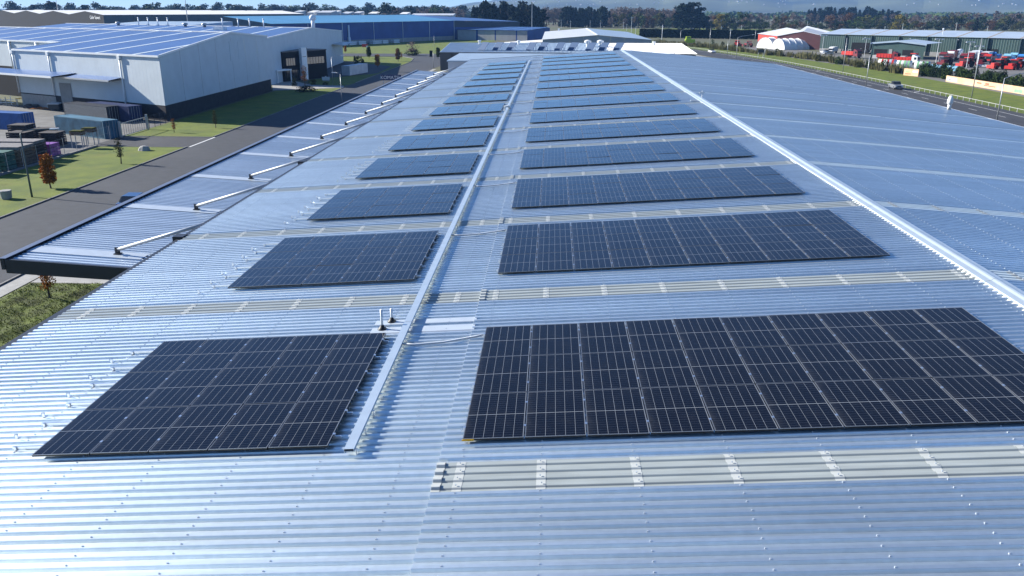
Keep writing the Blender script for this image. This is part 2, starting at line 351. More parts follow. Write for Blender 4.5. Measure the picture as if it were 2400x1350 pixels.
# ---------------------------------------------------------------- solar arrays
PW, PL, GX, GY = 1.038, 1.710, 1.060, 1.732
def make_panel():
    mb = MB(); t = .035
    mb.box(0, PW, 0, PL, -t, -.002, 0)
    me = mb.mesh('panel_frame', ['panel_frame']); 
    # raised silver lip of the frame
    mb2 = MB(); w = .007
    for b in ((0, PW, 0, w), (0, PW, PL - w, PL), (0, w, w, PL - w), (PW - w, PW, w, PL - w)): mb2.box(b[0], b[1], b[2], b[3], -.012, .0025)
    fr = mb2.mesh('frame', ['panel_edge'])
    # glass
    g = bpy.data.meshes.new('panel_glass'); bm = bmesh.new(); uvl = bm.loops.layers.uv.new('UVMap')
    q = [(w, w, 0, 0, 0), (PW - w, w, 0, 1, 0), (PW - w, PL - w, 0, 1, 1), (w, PL - w, 0, 0, 1)]
    vs = [bm.verts.new(p[:3]) for p in q]; f = bm.faces.new(vs)
    for l, p in zip(f.loops, q): l[uvl].uv = (p[3], p[4])
    t2 = [(0, 0, -t), (PW, 0, -t), (PW, PL, -t), (0, PL, -t)]
    lo = [bm.verts.new(p) for p in t2]; hi = [bm.verts.new((p[0], p[1], -.006)) for p in t2]
    for i in range(4):
        j = (i+1) % 4; ff = bm.faces.new((lo[i], lo[j], hi[j], hi[i])); ff.material_index = 1
    ff = bm.faces.new(list(reversed(lo))); ff.material_index = 1
    bm.to_mesh(g); bm.free(); g.materials.append(MATS['panel_glass']); g.materials.append(MATS['panel_frame'])
    return g, fr
PANEL, PFRAME = make_panel()
SLR = 0.064686
def array(side, k, s0, y0, ncol):
    c, sn = math.cos(SLR), math.sin(SLR)
    where = 'between the cable tray and the ridge' if side == 'R' else 'on the low side of the cable tray'
    order = ORD[k] + (' nearest' if k else '')
    big = 'wide thirty-panel' if side == 'R' else 'small fifteen-panel'
    t = thing('solar_array', f'{big} solar array {where}, {order}', 'solar array', (s0 * c, y0, 11.2 + s0 * sn), 'wide solar arrays' if side == 'R' else 'small solar arrays')
    t.rotation_euler = (0, -SLR, 0)
    for i in range(ncol):
        for j in range(3):
            p = inst('panel', PANEL, t, (i * GX + .011, j * GY + .011, rnd.uniform(-.0015, .0015))); p.rotation_euler = (rnd.gauss(0, .0022), rnd.gauss(0, .0022), 0); inst('frame', PFRAME, p)
    wd = ncol * GX
    for j in range(3):                             # two rails under each row of panels
        for q in (.42, 1.31):
            y = j * GY + q; ext = .62 if side == 'L' else .06
            mb = MB(); mb.box(-ext, wd + .12, y - .02, y + .02, -.085, -.040); rail = inst('rail', mb.mesh('rail', ['alu']), t)
    mb = MB()
    for j in range(3):
        for q in (.42, 1.31):
            for i in range(ncol + 1): x = i * GX; y = j * GY + q; mb.box(x - .022, x + .022, y - .03, y + .03, -.04, .007)
    if k < 9: tag(inst('panel_clamps', mb.mesh('panel_clamps', ['alu']), t), kind='stuff')
    mb = MB()
    for j in range(3):
        for q in (.42, 1.31):
            y = j * GY + q
            for x in ([-.55] if side == 'L' else []) + [1.0 + 1.45*n for n in range(int(wd / 1.45))]: mb.box(x - .02, x + .02, y - .045, y + .0, -.115, -.04); mb.box(x - .02, x + .02, y - .045, y + .05, -.12, -.105)
    if k < 4: tag(inst('rail_feet', mb.mesh('rail_feet', ['alu']), t), kind='stuff')
    if k < 5:
        for j in range(3):
            for q in ((.0, .88) if side == 'L' else (.42, 1.31)):        # loose brackets beside the array
                if side == 'L':
                    x, y = -.82, j * GY + q; mb = MB(); mb.box(x - .025, x + .025, y - .05, y + .05, -.118, -.108); mb.obox((x, y - .045, -.07), (.025, 0, 0), (0, .005, 0), (0, .0, .045)); mb.obox((x - .02, y - .02, -.045), (.03, .012, 0), (-.004, .012, .01), (0, 0, .006))
                    inst('mounting_bracket', mb.mesh('mounting_bracket', ['alu']), t)
    if side == 'R' and k == 0:
        mb = MB(); mb.box(-.006, .20, -.006, .012, -.036, -.012); inst('edge_tape', mb.mesh('edge_tape', ['yellow_tape']), t)
        tag(t.children[-1], 'yellow tape on the near corner of the frame')
    return t
RY = [0.0] + [9.28 + 7.862 * k for k in range(14)]
LY = [-0.08] + [9.06 + 7.83 * k for k in range(13)]
for k, y in enumerate(RY): array('R', k, 0.0, y, 10)
for k, y in enumerate(LY): array('L', k, -7.60, y, 5)
# ---------------------------------------------------------------- cable tray, conduits, pipes
tray = thing('cable_tray', 'long flat grey cable tray on short brackets running up the roof', 'cable tray', (-1.88, 50, 10.9))
y = -.28; zt = lambda x: zl(x) + .16
while y < 108:
    y2 = min(y + 5.93, 108.0); mb = MB(); x0, x1 = -1.965, -1.797
    mb.poly([(x0, y, zt(x0)), (x1, y, zt(x1)), (x1, y2 - .012, zt(x1)), (x0, y2 - .012, zt(x0))])
    for x in (x0, x1): mb.box(x - .003, x + .003, y, y2 - .012, zt(x) - .055, zt(x))
    mb.poly([(x0, y + .01, zt(x0) - .05), (x0, y2 - .012, zt(x0) - .05), (x1, y2 - .012, zt(x1) - .05), (x1, y + .01, zt(x1) - .05)])
    mb.build('tray_cover', 'zinc_trim', tray); y = y2
mb0 = MB()
mb0.box(-.12, .12, -.02, .02, .012, .02); mb0.box(-.11, -.10, -.02, .02, -.05, .02); mb0.box(.09, .10, -.02, .02, -.10, .02)
mb0.box(.09, .17, -.02, .02, -.106, -.098); mb0.obox((.12, 0, -.06), (.012, 0, .03), (0, .014, 0), (.006, 0, -.003))
BR = mb0.mesh('tray_bracket', ['alu'])
for i in range(150):
    yy = -.18 + i * .7; o = inst('tray_bracket', BR, tray, (0, yy - 50, zl(-1.88) + .088 - 10.9))
mb = MB(); mb.tube([(-2.0, 48, zl(-2) + .16), (-2.0, 48.0, zl(-2) + .42), (-1.75, 48.0, zl(-2) + .46), (-1.6, 48.3, zl(-2) + .30)], .09, 8); tag(mb.build('duct_elbow', 'white_paint'), 'white duct elbow arching over the cable tray halfway up the roof', 'duct')
for k, y in enumerate(RY):
    z = lambda x: zl(x) + .014; mb = MB(); yt = y + 3 * GY - .36
    pts = [(-1.80, yt - .42, zt(-1.8) - .06), (-1.55, yt - .40, z(-1.55) + .05), (-.9, yt - .28, z(-.9) + .035), (-.2, yt - .06, z(-.2) + .05), (.06, yt, z(.06) + .07)]
    mb.tube(pts, .024, 6)
    tag(mb.build('conduit', 'white_paint', loc=(-.9, yt, zl(-.9)), smooth=True), f'white conduit from the cable tray to the {ORD[k]} ' + ('' if k == 0 else 'nearest ') + 'wide solar array', 'conduit', 'conduits beside the tray')
# flashing plates and the two vent pipes
for a, b in ((5.38, 5.72), (5.92, 6.20)):
    mb = MB(); n = 4
    xs = [-2.75, X_SEAM + .05]; z = lambda x: zl(x) + .006
    mb.poly([(xs[0], a, z(xs[0])), (xs[1], a, z(xs[1])), (xs[1], b, z(xs[1])), (xs[0], b, z(xs[0]))]); mb.poly([(xs[0], a, z(xs[0])), (xs[0], a - .03, z(xs[0]) - .03), (xs[1], a - .03, z(xs[1]) - .03), (xs[1], a, z(xs[1]))])
    mb.build('flashing_plate', 'plate_metal', main)
for (x, y, h, w) in ((-2.50, 5.62, .50, 'taller'), (-2.36, 6.10, .34, 'shorter')):
    z = zl(x); t = thing('vent_pipe', f'{w} of the two white vent pipes with black boots beside the cable tray', 'vent pipe', (x, y, z), 'vent pipes')
    mb = MB(); mb.tube([(x, y, z), (x, y, z + h)], .032, 12); mb.build('pipe', 'white_paint', t, smooth=True)
    mb = MB(); mb.tube([(x, y, z + .007), (x, y, z + .03), (x, y, z + .06), (x, y, z + .12)], [.11, .10, .065, .036], 14); mb.build('boot', 'black_rubber', t, smooth=True)
# ================================================================ GROUND, ROADS
mat('ground_far', (.085, .105, .045), .95, noise=.45, scale=.006, coord='Object', vcol=(.10, .085, .05))
mat('lawn', (.135, .170, .004), .9, noise=.35, scale=.35, vcol=(.07, .105, .003), bump=.6, bscale=14, wear=(.16, (.14, .13, .02), .45))
mat('rough_grass', (.10, .135, .008), .95, noise=.5, scale=.9, vcol=(.045, .055, .008), bump=.9, bscale=9)
mat('asphalt', (.040, .043, .051), .85, noise=.16, scale=.9, bump=.15, bscale=30, wear=(.09, (.056, .058, .064), .7))
mat('asphalt_new', (.040, .040, .044), .8, noise=.14, scale=.7, bump=.12, bscale=30, wear=(.12, (.065, .064, .064), .6))
mat('yard', (.16, .155, .145), .85, noise=.18, scale=.6, bump=.1, wear=(.07, (.085, .082, .08), .8))
mat('concrete', (.34, .33, .31), .85, noise=.14, scale=1.5, bump=.15, bscale=20)
mat('kerb_stone', (.20, .195, .19), .85, noise=.2, scale=2)
mat('road_paint', (.70, .70, .68), .6)
def sheet(name, pts, m, z, kind='structure'):
    return tag(MB().poly([(x, y, z) for x, y in pts]).build(name, m), kind=kind)
mb = MB(); G = [-9500, -4000, -1500, -600, -200, 200, 600, 1500, 4000, 9500]
for a, b in zip(G[:-1], G[1:]):
    for c, d in zip(G[:-1], G[1:]): mb.quad((a, c, 0), (b, c, 0), (b, d, 0), (a, d, 0))
tag(mb.build('ground', 'ground_far'), kind='structure')
sheet('road', [(-48.3, -60), (-36.4, -60), (-36.4, 250), (-34, 285), (-22, 316), (-22, 340), (-140, 340), (-140, 318), (-56.5, 317), (-51, 306), (-48.3, 285)], 'asphalt', .012)
sheet('footpath', [(-36.1, -60), (-34.7, -60), (-34.7, 250), (-36.1, 250)], 'concrete', .03)
sheet('verge', [(-60.9, -40), (-48.45, -40), (-48.45, 98.0), (-60.9, 98.0)], 'lawn', .016)
sheet('verge', [(-62.0, 107.3), (-48.45, 107.3), (-48.45, 186), (-62.0, 178)], 'lawn', .016)
sheet('verge', [(-62, 204), (-58, 193), (-49.6, 191.5), (-48.6, 200), (-48.6, 285), (-51, 306), (-57, 317), (-140, 318), (-140, 290), (-66, 288)], 'lawn', .008)
sheet('lawn', [(-140, 340), (-44, 340), (-30, 500), (-160, 560)], 'lawn', .008)
sheet('verge', [(-34.6, -40), (-12.2, -40), (-12.2, 40), (-34.6, 40)], 'rough_grass', .010)
sheet('driveway', [(-34.6, 40.2), (-12.2, 40.2), (-12.2, 240), (-34.6, 240)], 'concrete', .010)
sheet('driveway', [(-62.2, 98.0), (-48.3, 98.0), (-48.3, 107.2), (-62.2, 107.2)], 'asphalt_new', .020)
sheet('driveway', [(-63, 179), (-48.4, 187), (-49.6, 191.5), (-58, 193), (-66, 205), (-72, 205)], 'concrete', .012)
sheet('yard', [(-61.0, 40), (-61.0, 103.5), (-62.2, 116), (-62.6, 124.5), (-190, 194), (-190, 40)], 'yard', .008)
sheet('yard', [(-66, 204), (-49.6, 232), (-51, 262), (-72, 286)], 'asphalt_new', .012)
def kerb(pts, w=.16, h=.12):
    mb = MB()
    for (x0, y0), (x1, y1) in zip(pts[:-1], pts[1:]):
        a = Vector((x0, y0, 0)); b = Vector((x1, y1, 0)); t = (b - a); L = t.length; t = t.normalized(); n = Vector((-t.y, t.x, 0))
        mb.obox((a + b) / 2 + Vector((0, 0, h/2)), t * (L/2 - .006), n * (w/2), (0, 0, h/2))
    return tag(mb.build('kerb', 'kerb_stone'), kind='structure')
kerb([(-48.4, -40), (-48.4, 97.9)]); kerb([(-48.4, 107.3), (-48.4, 186)]); kerb([(-36.25, -60), (-36.25, 250)])
kerb([(-48.5, 97.95), (-61, 97.95)], .14, .06); kerb([(-48.5, 107.3), (-61.6, 107.3)], .14, .06); kerb([(-61.0, 60), (-61.0, 97.9)], .3, .22)
kerb([(-49.6, 191.4), (-58, 193)]); kerb([(-48.6, 200), (-48.6, 285), (-51, 306), (-57, 317), (-140, 318)])
sheet('road_marking', [(-48.28, 98.2), (-48.0, 98.2), (-48.0, 107.1), (-48.28, 107.1)], 'road_paint', .024)
# right-hand road, gently curving to the left in the distance
RC = [(82.2, 60), (82.4, 130), (81.4, 190), (79.2, 250), (75.0, 305), (67.0, 360), (58, 405), (36, 480), (0, 570), (-40, 660)]
def rcurve(y):
    for (x0, y0), (x1, y1) in zip(RC[:-1], RC[1:]):
        if y0 <= y <= y1:
            i = RC.index((x0, y0)); xa, ya = RC[max(i-1, 0)]; xb, yb = RC[min(i+2, len(RC)-1)]
            t = (y - y0) / (y1 - y0); m0 = (x1 - xa) / max(1, y1 - ya) * (y1 - y0); m1 = (xb - x0) / max(1, yb - y0) * (y1 - y0)
            return (2*t**3 - 3*t**2 + 1)*x0 + (t**3 - 2*t**2 + t)*m0 + (-2*t**3 + 3*t**2)*x1 + (t**3 - t**2)*m1
    return RC[-1][0]
def ribbon(name, o0, o1, y0, y1, m, z, step=10):
    mb = MB(); ys = [y0 + (y1 - y0) * i / max(1, int((y1 - y0) / step)) for i in range(int((y1 - y0) / step) + 1)] if y1 - y0 > step else [y0, y1]
    for a, b in zip(ys[:-1], ys[1:]): mb.quad((rcurve(a) + o0, a, z), (rcurve(a) + o1, a, z), (rcurve(b) + o1, b, z), (rcurve(b) + o0, b, z))
    return tag(mb.build(name, m), kind='structure')
ribbon('road', -8.5, 5.0, 60, 650, 'asphalt_new', .016)
ribbon('verge', 5.0, 40, 60, 420, 'lawn', .008)
ribbon('verge', 5.0, 26, 420, 560, 'lawn', .008)
ribbon('footpath', -12.5, -10.5, 60, 420, 'concrete', .02)
for o in (2.1,): ribbon('road_marking', o, o + .16, 60, 420, 'road_paint', .021)
y = 128.0
while y < 330:
    ribbon('road_marking', -1.2, -1.05, y, y + 3.2, 'road_paint', .021); y += 10.15
for yy in (183.5, 250):
    sheet('road_marking', [(rcurve(yy) + 2.4, yy), (rcurve(yy) + 4.2, yy + 1.5), (rcurve(yy) + 4.2, yy + 2.0), (rcurve(yy) + 2.4, yy + .5)], 'road_paint', .022)
sheet('yard', [(104, 150), (210, 150), (210, 300), (178, 315), (118, 362), (112, 420), (95, 420), (88, 380), (96, 300), (103, 250)], 'yard', .012)
sheet('field', [(60, 548), (200, 510), (420, 640), (150, 820), (40, 760)], 'lawn', .010)

# ================================================================ VEGETATION KIT
def leaf_mat(name, col, col2, scale=.8):
    m = mat(name, col, .7, noise=.5, scale=scale, vcol=col2, spec=.06)
    nt = m.node_tree; b = nt.nodes['Principled BSDF']
    # per-tree brightness
    oi = nt.nodes.new('ShaderNodeObjectInfo'); mr = nt.nodes.new('ShaderNodeMapRange'); mr.inputs[3].default_value = .75; mr.inputs[4].default_value = 1.25
    nt.links.new(oi.outputs['Random'], mr.inputs[0])
    src = b.inputs['Base Color'].links[0].from_socket
    vm = nt.nodes.new('ShaderNodeVectorMath'); vm.operation = 'SCALE'; nt.links.new(src, vm.inputs[0]); nt.links.new(mr.outputs[0], vm.inputs['Scale'])
    nt.links.new(vm.outputs[0], b.inputs['Base Color'])
    return m
leaf_mat('leaf_orange', (.42, .16, .02), (.26, .10, .02), 2); leaf_mat('leaf_brown', (.22, .11, .05), (.16, .08, .035), 2)
leaf_mat('leaf_green', (.055, .085, .022), (.03, .05, .016)); leaf_mat('leaf_dark', (.022, .038, .018), (.012, .022, .012), .5)
leaf_mat('leaf_olive', (.11, .10, .025), (.055, .065, .02), .5); leaf_mat('leaf_pine', (.016, .028, .016), (.008, .016, .010), .4)
leaf_mat('twig_grey', (.20, .155, .13), (.13, .10, .085), .4); leaf_mat('leaf_yellow', (.20, .15, .02), (.10, .09, .02), .5)
leaf_mat('reed', (.21, .19, .09), (.10, .10, .04), 1.5); leaf_mat('leaf_rust', (.14, .07, .03), (.08, .05, .03), .5)
mat('bark', (.09, .07, .055), .9, noise=.3, scale=8)
def rdir(r):
    z = r.uniform(-1, 1); a = r.uniform(0, 2*math.pi); q = math.sqrt(1 - z*z); return Vector((q*math.cos(a), q*math.sin(a), z))
def leafquad(mb, p, s, r, up=0.):
    d = rdir(r); n = rdir(r); a = d.cross(n)
    if a.length < .05: return
    a = a.normalized() * s; b = d * s * r.uniform(.6, 1.1)
    if up: b = (b + Vector((0, 0, s * up)))
    mb.quad(tuple(p - a*.5 - b*.5), tuple(p + a*.5 - b*.5), tuple(p + a*.35 + b*.5), tuple(p - a*.35 + b*.5))
def crown_mesh(name, m, h, w, n, s, seed, shape='round', base=.22, clumps=14):
    """leaf faces in clumps spread through the crown's volume (unit tree: height h, width w)"""
    r = random.Random(seed); mb = MB(); cl = []
    for i in range(clumps):
        t = r.random(); z = base + (1 - base) * t
        if shape == 'round': rad = w/2 * math.sqrt(max(.05, 1 - ((z - base) / (1 - base) * 2 - .9) ** 2 * .85))
        elif shape == 'cone': rad = w/2 * (1 - (z - base) / (1 - base)) ** .8 + .05 * w
        elif shape == 'column': rad = w/2 * (1 - abs((z - base) / (1 - base) - .42) ** 2.2 * 2.0)
        else: rad = w/2
        a = r.uniform(0, 2*math.pi); q = rad * math.sqrt(r.random()) * .85
        cl.append((Vector((q*math.cos(a), q*math.sin(a), z*h)), r.uniform(.55, 1.1)))
    cs = {'cone': .3, 'column': .75}.get(shape, .5) * w
    for i in range(n):
        c, k = cl[i % clumps]; d = rdir(r); rr = cs * .5 * k * (r.random() ** .4)
        p = c + Vector((d.x * rr, d.y * rr, d.z * rr * .75))
        if p.z < base * h * .8: p.z = base * h * .8 + r.random() * .1 * h
        leafquad(mb, p, s * r.uniform(.6, 1.3), r)
    return mb.mesh(name, [m])
def pine_mesh(name, m, h, w, n, s, seed, base=.08):
    r = random.Random(seed); mb = MB(); lev = 16
    for l in range(lev):
        t = l / lev; z = h * (base + (1 - base) * t); rad = w/2 * (1 - t) ** .75 * r.uniform(.75, 1.15) + .06*w
        for k in range(7):
            a = 2*math.pi * (k + r.random() * .8) / 7 + l; L = rad * r.uniform(.7, 1.15)
            for q in range(max(1, n // (lev * 7))):
                u = r.random() ** .6; p = Vector((math.cos(a) * L * u, math.sin(a) * L * u, z + u * .05 * h * r.uniform(-.6, 1) - .02*h*u)) + rdir(r) * s * .5
                leafquad(mb, p, s * r.uniform(.7, 1.3), r, .25)
    for q in range(10): leafquad(mb, Vector((r.uniform(-.03, .03)*w, r.uniform(-.03, .03)*w, h * r.uniform(.93, 1.03))), s * .8, r, 1)
    return mb.mesh(name, [m])
def trunk_mesh(name, h, r0, r1, seed, limbs=5, spread=.25, top=.8):
    r = random.Random(seed); mb = MB(); pts = [(0, 0, 0)]; x = y = 0
    for i in range(1, 5): x += r.uniform(-.02, .02)*h; y += r.uniform(-.02, .02)*h; pts.append((x, y, h * top * i / 4))
    mb.tube(pts, [r0 * 1.2, r0 * .9, r0 * .7, (r0 + r1) / 2 * .7, r1 * .5], 6)
    for i in range(limbs):
        z = h * r.uniform(.3, .65); a = r.uniform(0, 6.28); q = spread * h * r.uniform(.6, 1.1)
        mb.tube([(x*z/h, y*z/h, z), (q*.5*math.cos(a), q*.5*math.sin(a), z + .12*h), (q*math.cos(a), q*math.sin(a), z + .26*h)], [r1*.9, r1*.6, r1*.25], 5)
    return mb.mesh(name, ['bark'])
def tree(name, label, crown, trunk, loc, sc=1., rz=None, group=None, cat='tree'):
    t = thing(name, label, cat, loc, group); t.rotation_euler = (0, 0, rnd.uniform(0, 6.28) if rz is None else rz)
    t.scale = sc if isinstance(sc, tuple) else (sc, sc, sc)
    inst('crown', crown, t)
    if trunk: inst('trunk', trunk, t)
    return t
# small street trees (unit height 1 m, scaled)
C_COL = [crown_mesh('crown', m, 1, .38, 3000, .04, s, 'column', .20, 60) for m, s in (('leaf_orange', 1), ('leaf_brown', 2), ('leaf_green', 3), ('leaf_orange', 4), ('leaf_olive', 5))]
C_THIN = [crown_mesh('crown', m, 1, .30, 800, .028, s, 'column', .28, 50) for m, s in (('leaf_brown', 11), ('leaf_olive', 12), ('leaf_orange', 13))]
T_SM = [trunk_mesh('trunk', 1, .022, .012, s, 7, .14, .9) for s in (1, 2, 3)]
SMALL = [('street_tree', 'small columnar street tree with bright orange leaves beside the near lamp post', 0, (-51.3, 70.7, 0), 3.5, 0),
 ('street_tree', 'thin brown autumn street tree on the grass before the gate', 1, (-51.1, 85.2, 0), 3.1, 9),
 ('street_tree', 'tiny staked sapling with olive leaves beside the gate kerb', 8, (-56.2, 111.5, 0), 2.1, 9),
 ('street_tree', 'thin bare sapling at the edge of the white warehouse shadow', 7, (-51.8, 116.7, 0), 2.7, 9),
 ('street_tree', 'sparse rusty sapling in the rough grass below the canopy corner', 5, (-31.2, 36.8, 0), 3.1, 9),
 ('street_tree', 'dark green columnar tree standing in front of the far lawn', 2, (-67.9, 306, 0), 4.1, 0),
 ('street_tree', 'rust coloured tree beside the fenced yard at the far road', 3, (-54.4, 256, 0), 3.9, 0),
 ('street_tree', 'orange brown tree at the far road corner', 1, (-53.6, 288, 0), 4.3, 0),
 ('street_tree', 'small green shrub-like tree on the grass strip past the container', 4, (-68.5, 285, 0), 1.9, 0),
 ('street_tree', 'reddish bare tree beside the orange one at the road corner', 5, (-55.2, 304, 0), 2.4, 9),
 ('street_tree', 'dark columnar tree beside the end shed wall', 2, (-41.6, 305, 0), 4.0, 0),
 ('street_tree', 'faint orange tree on the lawn edge beside the second white warehouse', 3, (-86.8, 347, 0), 2.7, 0),
 ('street_tree', 'young olive tree in front of the dark office block', 8, (-58.7, 190, 0), 4.8, 9)]
for nm, lb, ci, loc, h, kind in SMALL:
    cr = C_THIN[ci - 6] if ci >= 6 else (C_COL[ci] if kind == 0 else C_THIN[ci % 3]); tree(nm, lb, cr, T_SM[ci % 3], loc, (h, h, h), group='street trees')
C_BUSH = [crown_mesh('crown', m, 1, 1.5, 700, .10, s, 'round', .05, 16) for m, s in (('leaf_green', 21), ('leaf_dark', 22), ('leaf_olive', 23), ('leaf_green', 24))]
def bush(label, loc, h, w, v=0, group=None): 
    o = inst('bush', C_BUSH[v], None, loc, rnd.uniform(0, 6.28), (w, w, h)); return tag(o, label, 'bush', group)
for lb, loc, h, w, v in (('low dark round bush beside the driveway of the office', (-61.2, 189.5, 0), 1.6, 1.0, 1), ('long clipped dark bush in the white warehouse shadow', (-54.7, 176.5, 0), 1.1, 3.2, 1), ('rusty round bush on the small green island', (-58.2, 195.2, 0), 1.1, 1.4, 2), ('tiny dark bush on the tip of the green island', (-54.6, 193, 0), .6, 1.0, 1), ('wide dark green bush under a bare tree at the far corner', (-54.4, 326, 0), 2.2, 4.4, 1), ('bushy green shrub behind the white yard container', (-62, 262, 0), 3, 2.4, 0)):
    bush(lb, loc, h, w, v, 'bushes along the left road')
tree('bare_tree', 'bare spreading tree rising out of the wide dark bush', crown_mesh('crown', 'twig_grey', 1, 1.1, 300, .07, 31, 'round', .4, 14), T_SM[1], (-54.4, 325, 0), 4.9)
def gh(x, y): return .03 + .16 * abs(math.sin(x*1.1 + .6*math.sin(y*.9)) * math.cos(y*.83 + .5*math.sin(x*.7))) + .07 * math.sin(x*3.1 + y*1.7) * math.sin(y*2.6 - x) + .07
mb = MB(); NX, NY = 60, 64
gv = [[(-34.5 + 22.2*i/NX, 17 + 23*j/NY, max(.02, gh(-34.5 + 22.2*i/NX, 17 + 23*j/NY) * (1 if 0 < i < NX and 0 < j < NY else .1))) for i in range(NX + 1)] for j in range(NY + 1)]
for j in range(NY):
    for i in range(NX): mb.quad(gv[j][i], gv[j][i+1], gv[j+1][i+1], gv[j+1][i])
tag(mb.build('grass_bank', 'rough_grass', smooth=True), kind='structure')
# rough grass tufts in the strip under the eave (counted by nobody)
mb = MB(); r = random.Random(5)
for i in range(30000):
    x = r.uniform(-34.2, -12.6); y = r.uniform(20, 39.8)
    h = r.uniform(.05, .17) ; a = r.uniform(0, 6.28); w = r.uniform(.012, .035); dx, dy = math.cos(a)*w, math.sin(a)*w; lx, ly = r.uniform(-.2, .2), r.uniform(-.2, .2)
    z = gh(x, y); mb.poly([(x - dx, y - dy, z - .02), (x + dx, y + dy, z - .02), (x + lx*.5, y + ly*.5, z + h)])
leaf_mat('grass_blade', (.13, .19, .008), (.12, .105, .02), .6)
tag(mb.build('long_grass', 'grass_blade'), 'long unmown grass in the strip below the canopy', 'grass', kind='stuff')
# ================================================================ LEFT SIDE: WHITE WAREHOUSE AND YARD
mat('white_cladding', (.56, .61, .63), .55, noise=.05, scale=.4, bump=.0)
mat('blue_roof', (.075, .15, .33), .45, .3, noise=.08, scale=.1)
mat('pale_roof', (.72, .74, .76), .5, .2, noise=.06, scale=.2)
mat('skylight_far', (.62, .70, .74), .45)
mat('plinth', (.045, .042, .046), .8, spec=.15, noise=.15, scale=1)
mat('grey_wall', (.27, .27, .265), .75, noise=.12, scale=.6)
mat('dark_glass', (.02, .024, .03), .08, spec=.8)
mat('steel', (.42, .43, .44), .45, .6)
mat('black_panel', (.022, .022, .024), .8, spec=.1)
mat('rust', (.16, .06, .03), .8, noise=.4, scale=3)
w1 = thing('white_warehouse', 'big white warehouse with blue ribbed roof and dark base beside the left road', 'warehouse', (-63, 124.1, 0))
DW = Vector((-.877, .48, 0)); NW = Vector((.48, .877, 0)); PW0 = Vector((-63, 124.1, 0))
def wp(s, q, z): p = PW0 + DW * s + NW * q; return (p.x, p.y, z)
def onx_s(q): return NW.x * q / .877                     # s where the gable line x = -63 is met
zrf = lambda q: 10.6 + .1 * q if q <= 28 else 13.4 - .072 * (q - 28)
QB = 47.4
# gable wall along the road, in cladding panels between q stations
qs = [0, 7, 14, 21, 28, 34.5, 41, QB]
for a, b in zip(qs[:-1], qs[1:]):
    pa, pb = wp(onx_s(a), a, 0), wp(onx_s(b), b, 0); g = .03
    MB().poly([(-63, pa[1] + g, 2.6), (-63, pb[1] - g, 2.6), (-63, pb[1] - g, zrf(b)), (-63, pa[1] + g, zrf(a))]).build('wall_panel', 'white_cladding', w1)
    MB().poly([(-63.02, pa[1], 0), (-63.02, pb[1], 0), (-63.02, pb[1], 2.62), (-63.02, pa[1], 2.62)]).build('plinth', 'plinth', w1)
mb = MB(); mb.box(-63.0, -62.93, 155.0, 159.7, 7.9, 8.02); mb.box(-63.0, -62.93, 155.0, 155.15, 7.9, 11.7); mb.box(-63, -62.93, 159.55, 159.7, 7.9, 11.7); mb.box(-63, -62.93, 155, 159.7, 11.58, 11.7); mb.build('vent_frame', 'white_cladding', w1)
MB().box(-63.0, -62.97, 155.15, 159.55, 8.02, 11.58).build('louvre', 'white_cladding', w1)
# front wall, set of cladding sheets with narrow ribs, then the inset block
def wallstrip(s0, s1, q, z0, z1, m, nm='wall_panel', ribs=True, par=w1):
    mb = MB(); n = max(1, int((s1 - s0) / .9)) if ribs else 1
    for i in range(n):
        a = s0 + (s1 - s0) * i / n; b = s0 + (s1 - s0) * (i + 1) / n
        if ribs:
            c = a + (b - a) * .12; d = a + (b - a) * .06
            mb.quad(wp(b, q, z0), wp(c, q, z0), wp(c, q, z1), wp(b, q, z1)); mb.quad(wp(c, q, z0), wp(d, q - .010, z0), wp(d, q - .010, z1), wp(c, q, z1)); mb.quad(wp(d, q - .010, z0), wp(a, q, z0), wp(a, q, z1), wp(d, q - .010, z1))
        else: mb.quad(wp(b, q, z0), wp(a, q, z0), wp(a, q, z1), wp(b, q, z1))
    return mb.build(nm, m, par)
for a, b in ((0, 10.4), (10.4, 20.8), (20.8, 31.4), (31.4, 43.2)): wallstrip(a, b, 0, 2.6, 10.5, 'white_cladding')
wallstrip(0, 43.2, .02, 0, 2.62, 'plinth', 'plinth', False)
MB().quad(wp(43.2, 0, 2.6), wp(43.2, 9.8, 2.6), wp(43.2, 9.8, 11.5), wp(43.2, 0, 10.5)).build('wall_panel', 'white_cladding', w1)
for a in range(4): wallstrip(43.2 + a*22, 65.2 + a*22, 9.8, 0, 11.45, 'white_cladding')
# roof planes in bays between translucent strips
def roofpoly(pts, m, nm='roof_sheet', par=w1): return MB().poly([wp(s, q, zrf(q) + dz) for s, q, dz in pts]).build(nm, m, par)
sts = [None, 6.9, 17.2, 26.6, 37.2, 43.2]
for a, b in zip(sts[:-1], sts[1:]):
    sa0 = onx_s(0) if a is None else a + .45; sa1 = onx_s(28) if a is None else max(a + .45, onx_s(28)); sb = b - .45 if b < 43 else 43.2
    if a is not None and onx_s(28) > sb:      # bay cut off by the gable line
        qx = sb * .877 / .48; qa = (a + .45) * .877 / .48
        roofpoly([(a + .45, 0, 0), (a + .45, min(28, qa), 0), (sb, min(28, qx), 0), (sb, 0, 0)], 'blue_roof')
    elif a is None:
        roofpoly([(0, 0, 0), (sb, sb * .877 / .48, 0), (sb, 0, 0)], 'blue_roof')
    else: roofpoly([(sa0, 0, 0), (max(sa0, .001), (sa0) * .877/.48 if sa0 < onx_s(28) else 28, 0)] + ([(onx_s(28), 28, 0)] if sa0 < onx_s(28) else []) + [(sb, 28, 0), (sb, 0, 0)], 'blue_roof')
for s in (6.9, 17.2, 26.6, 37.2):
    roofpoly([(s - .45, 0, .03), (s - .45, min(28, (s - .45) * .877/.48), .03), (s + .45, min(28, (s + .45) * .877/.48), .03), (s + .45, 0, .03)], 'skylight_far', 'translucent_sheet')
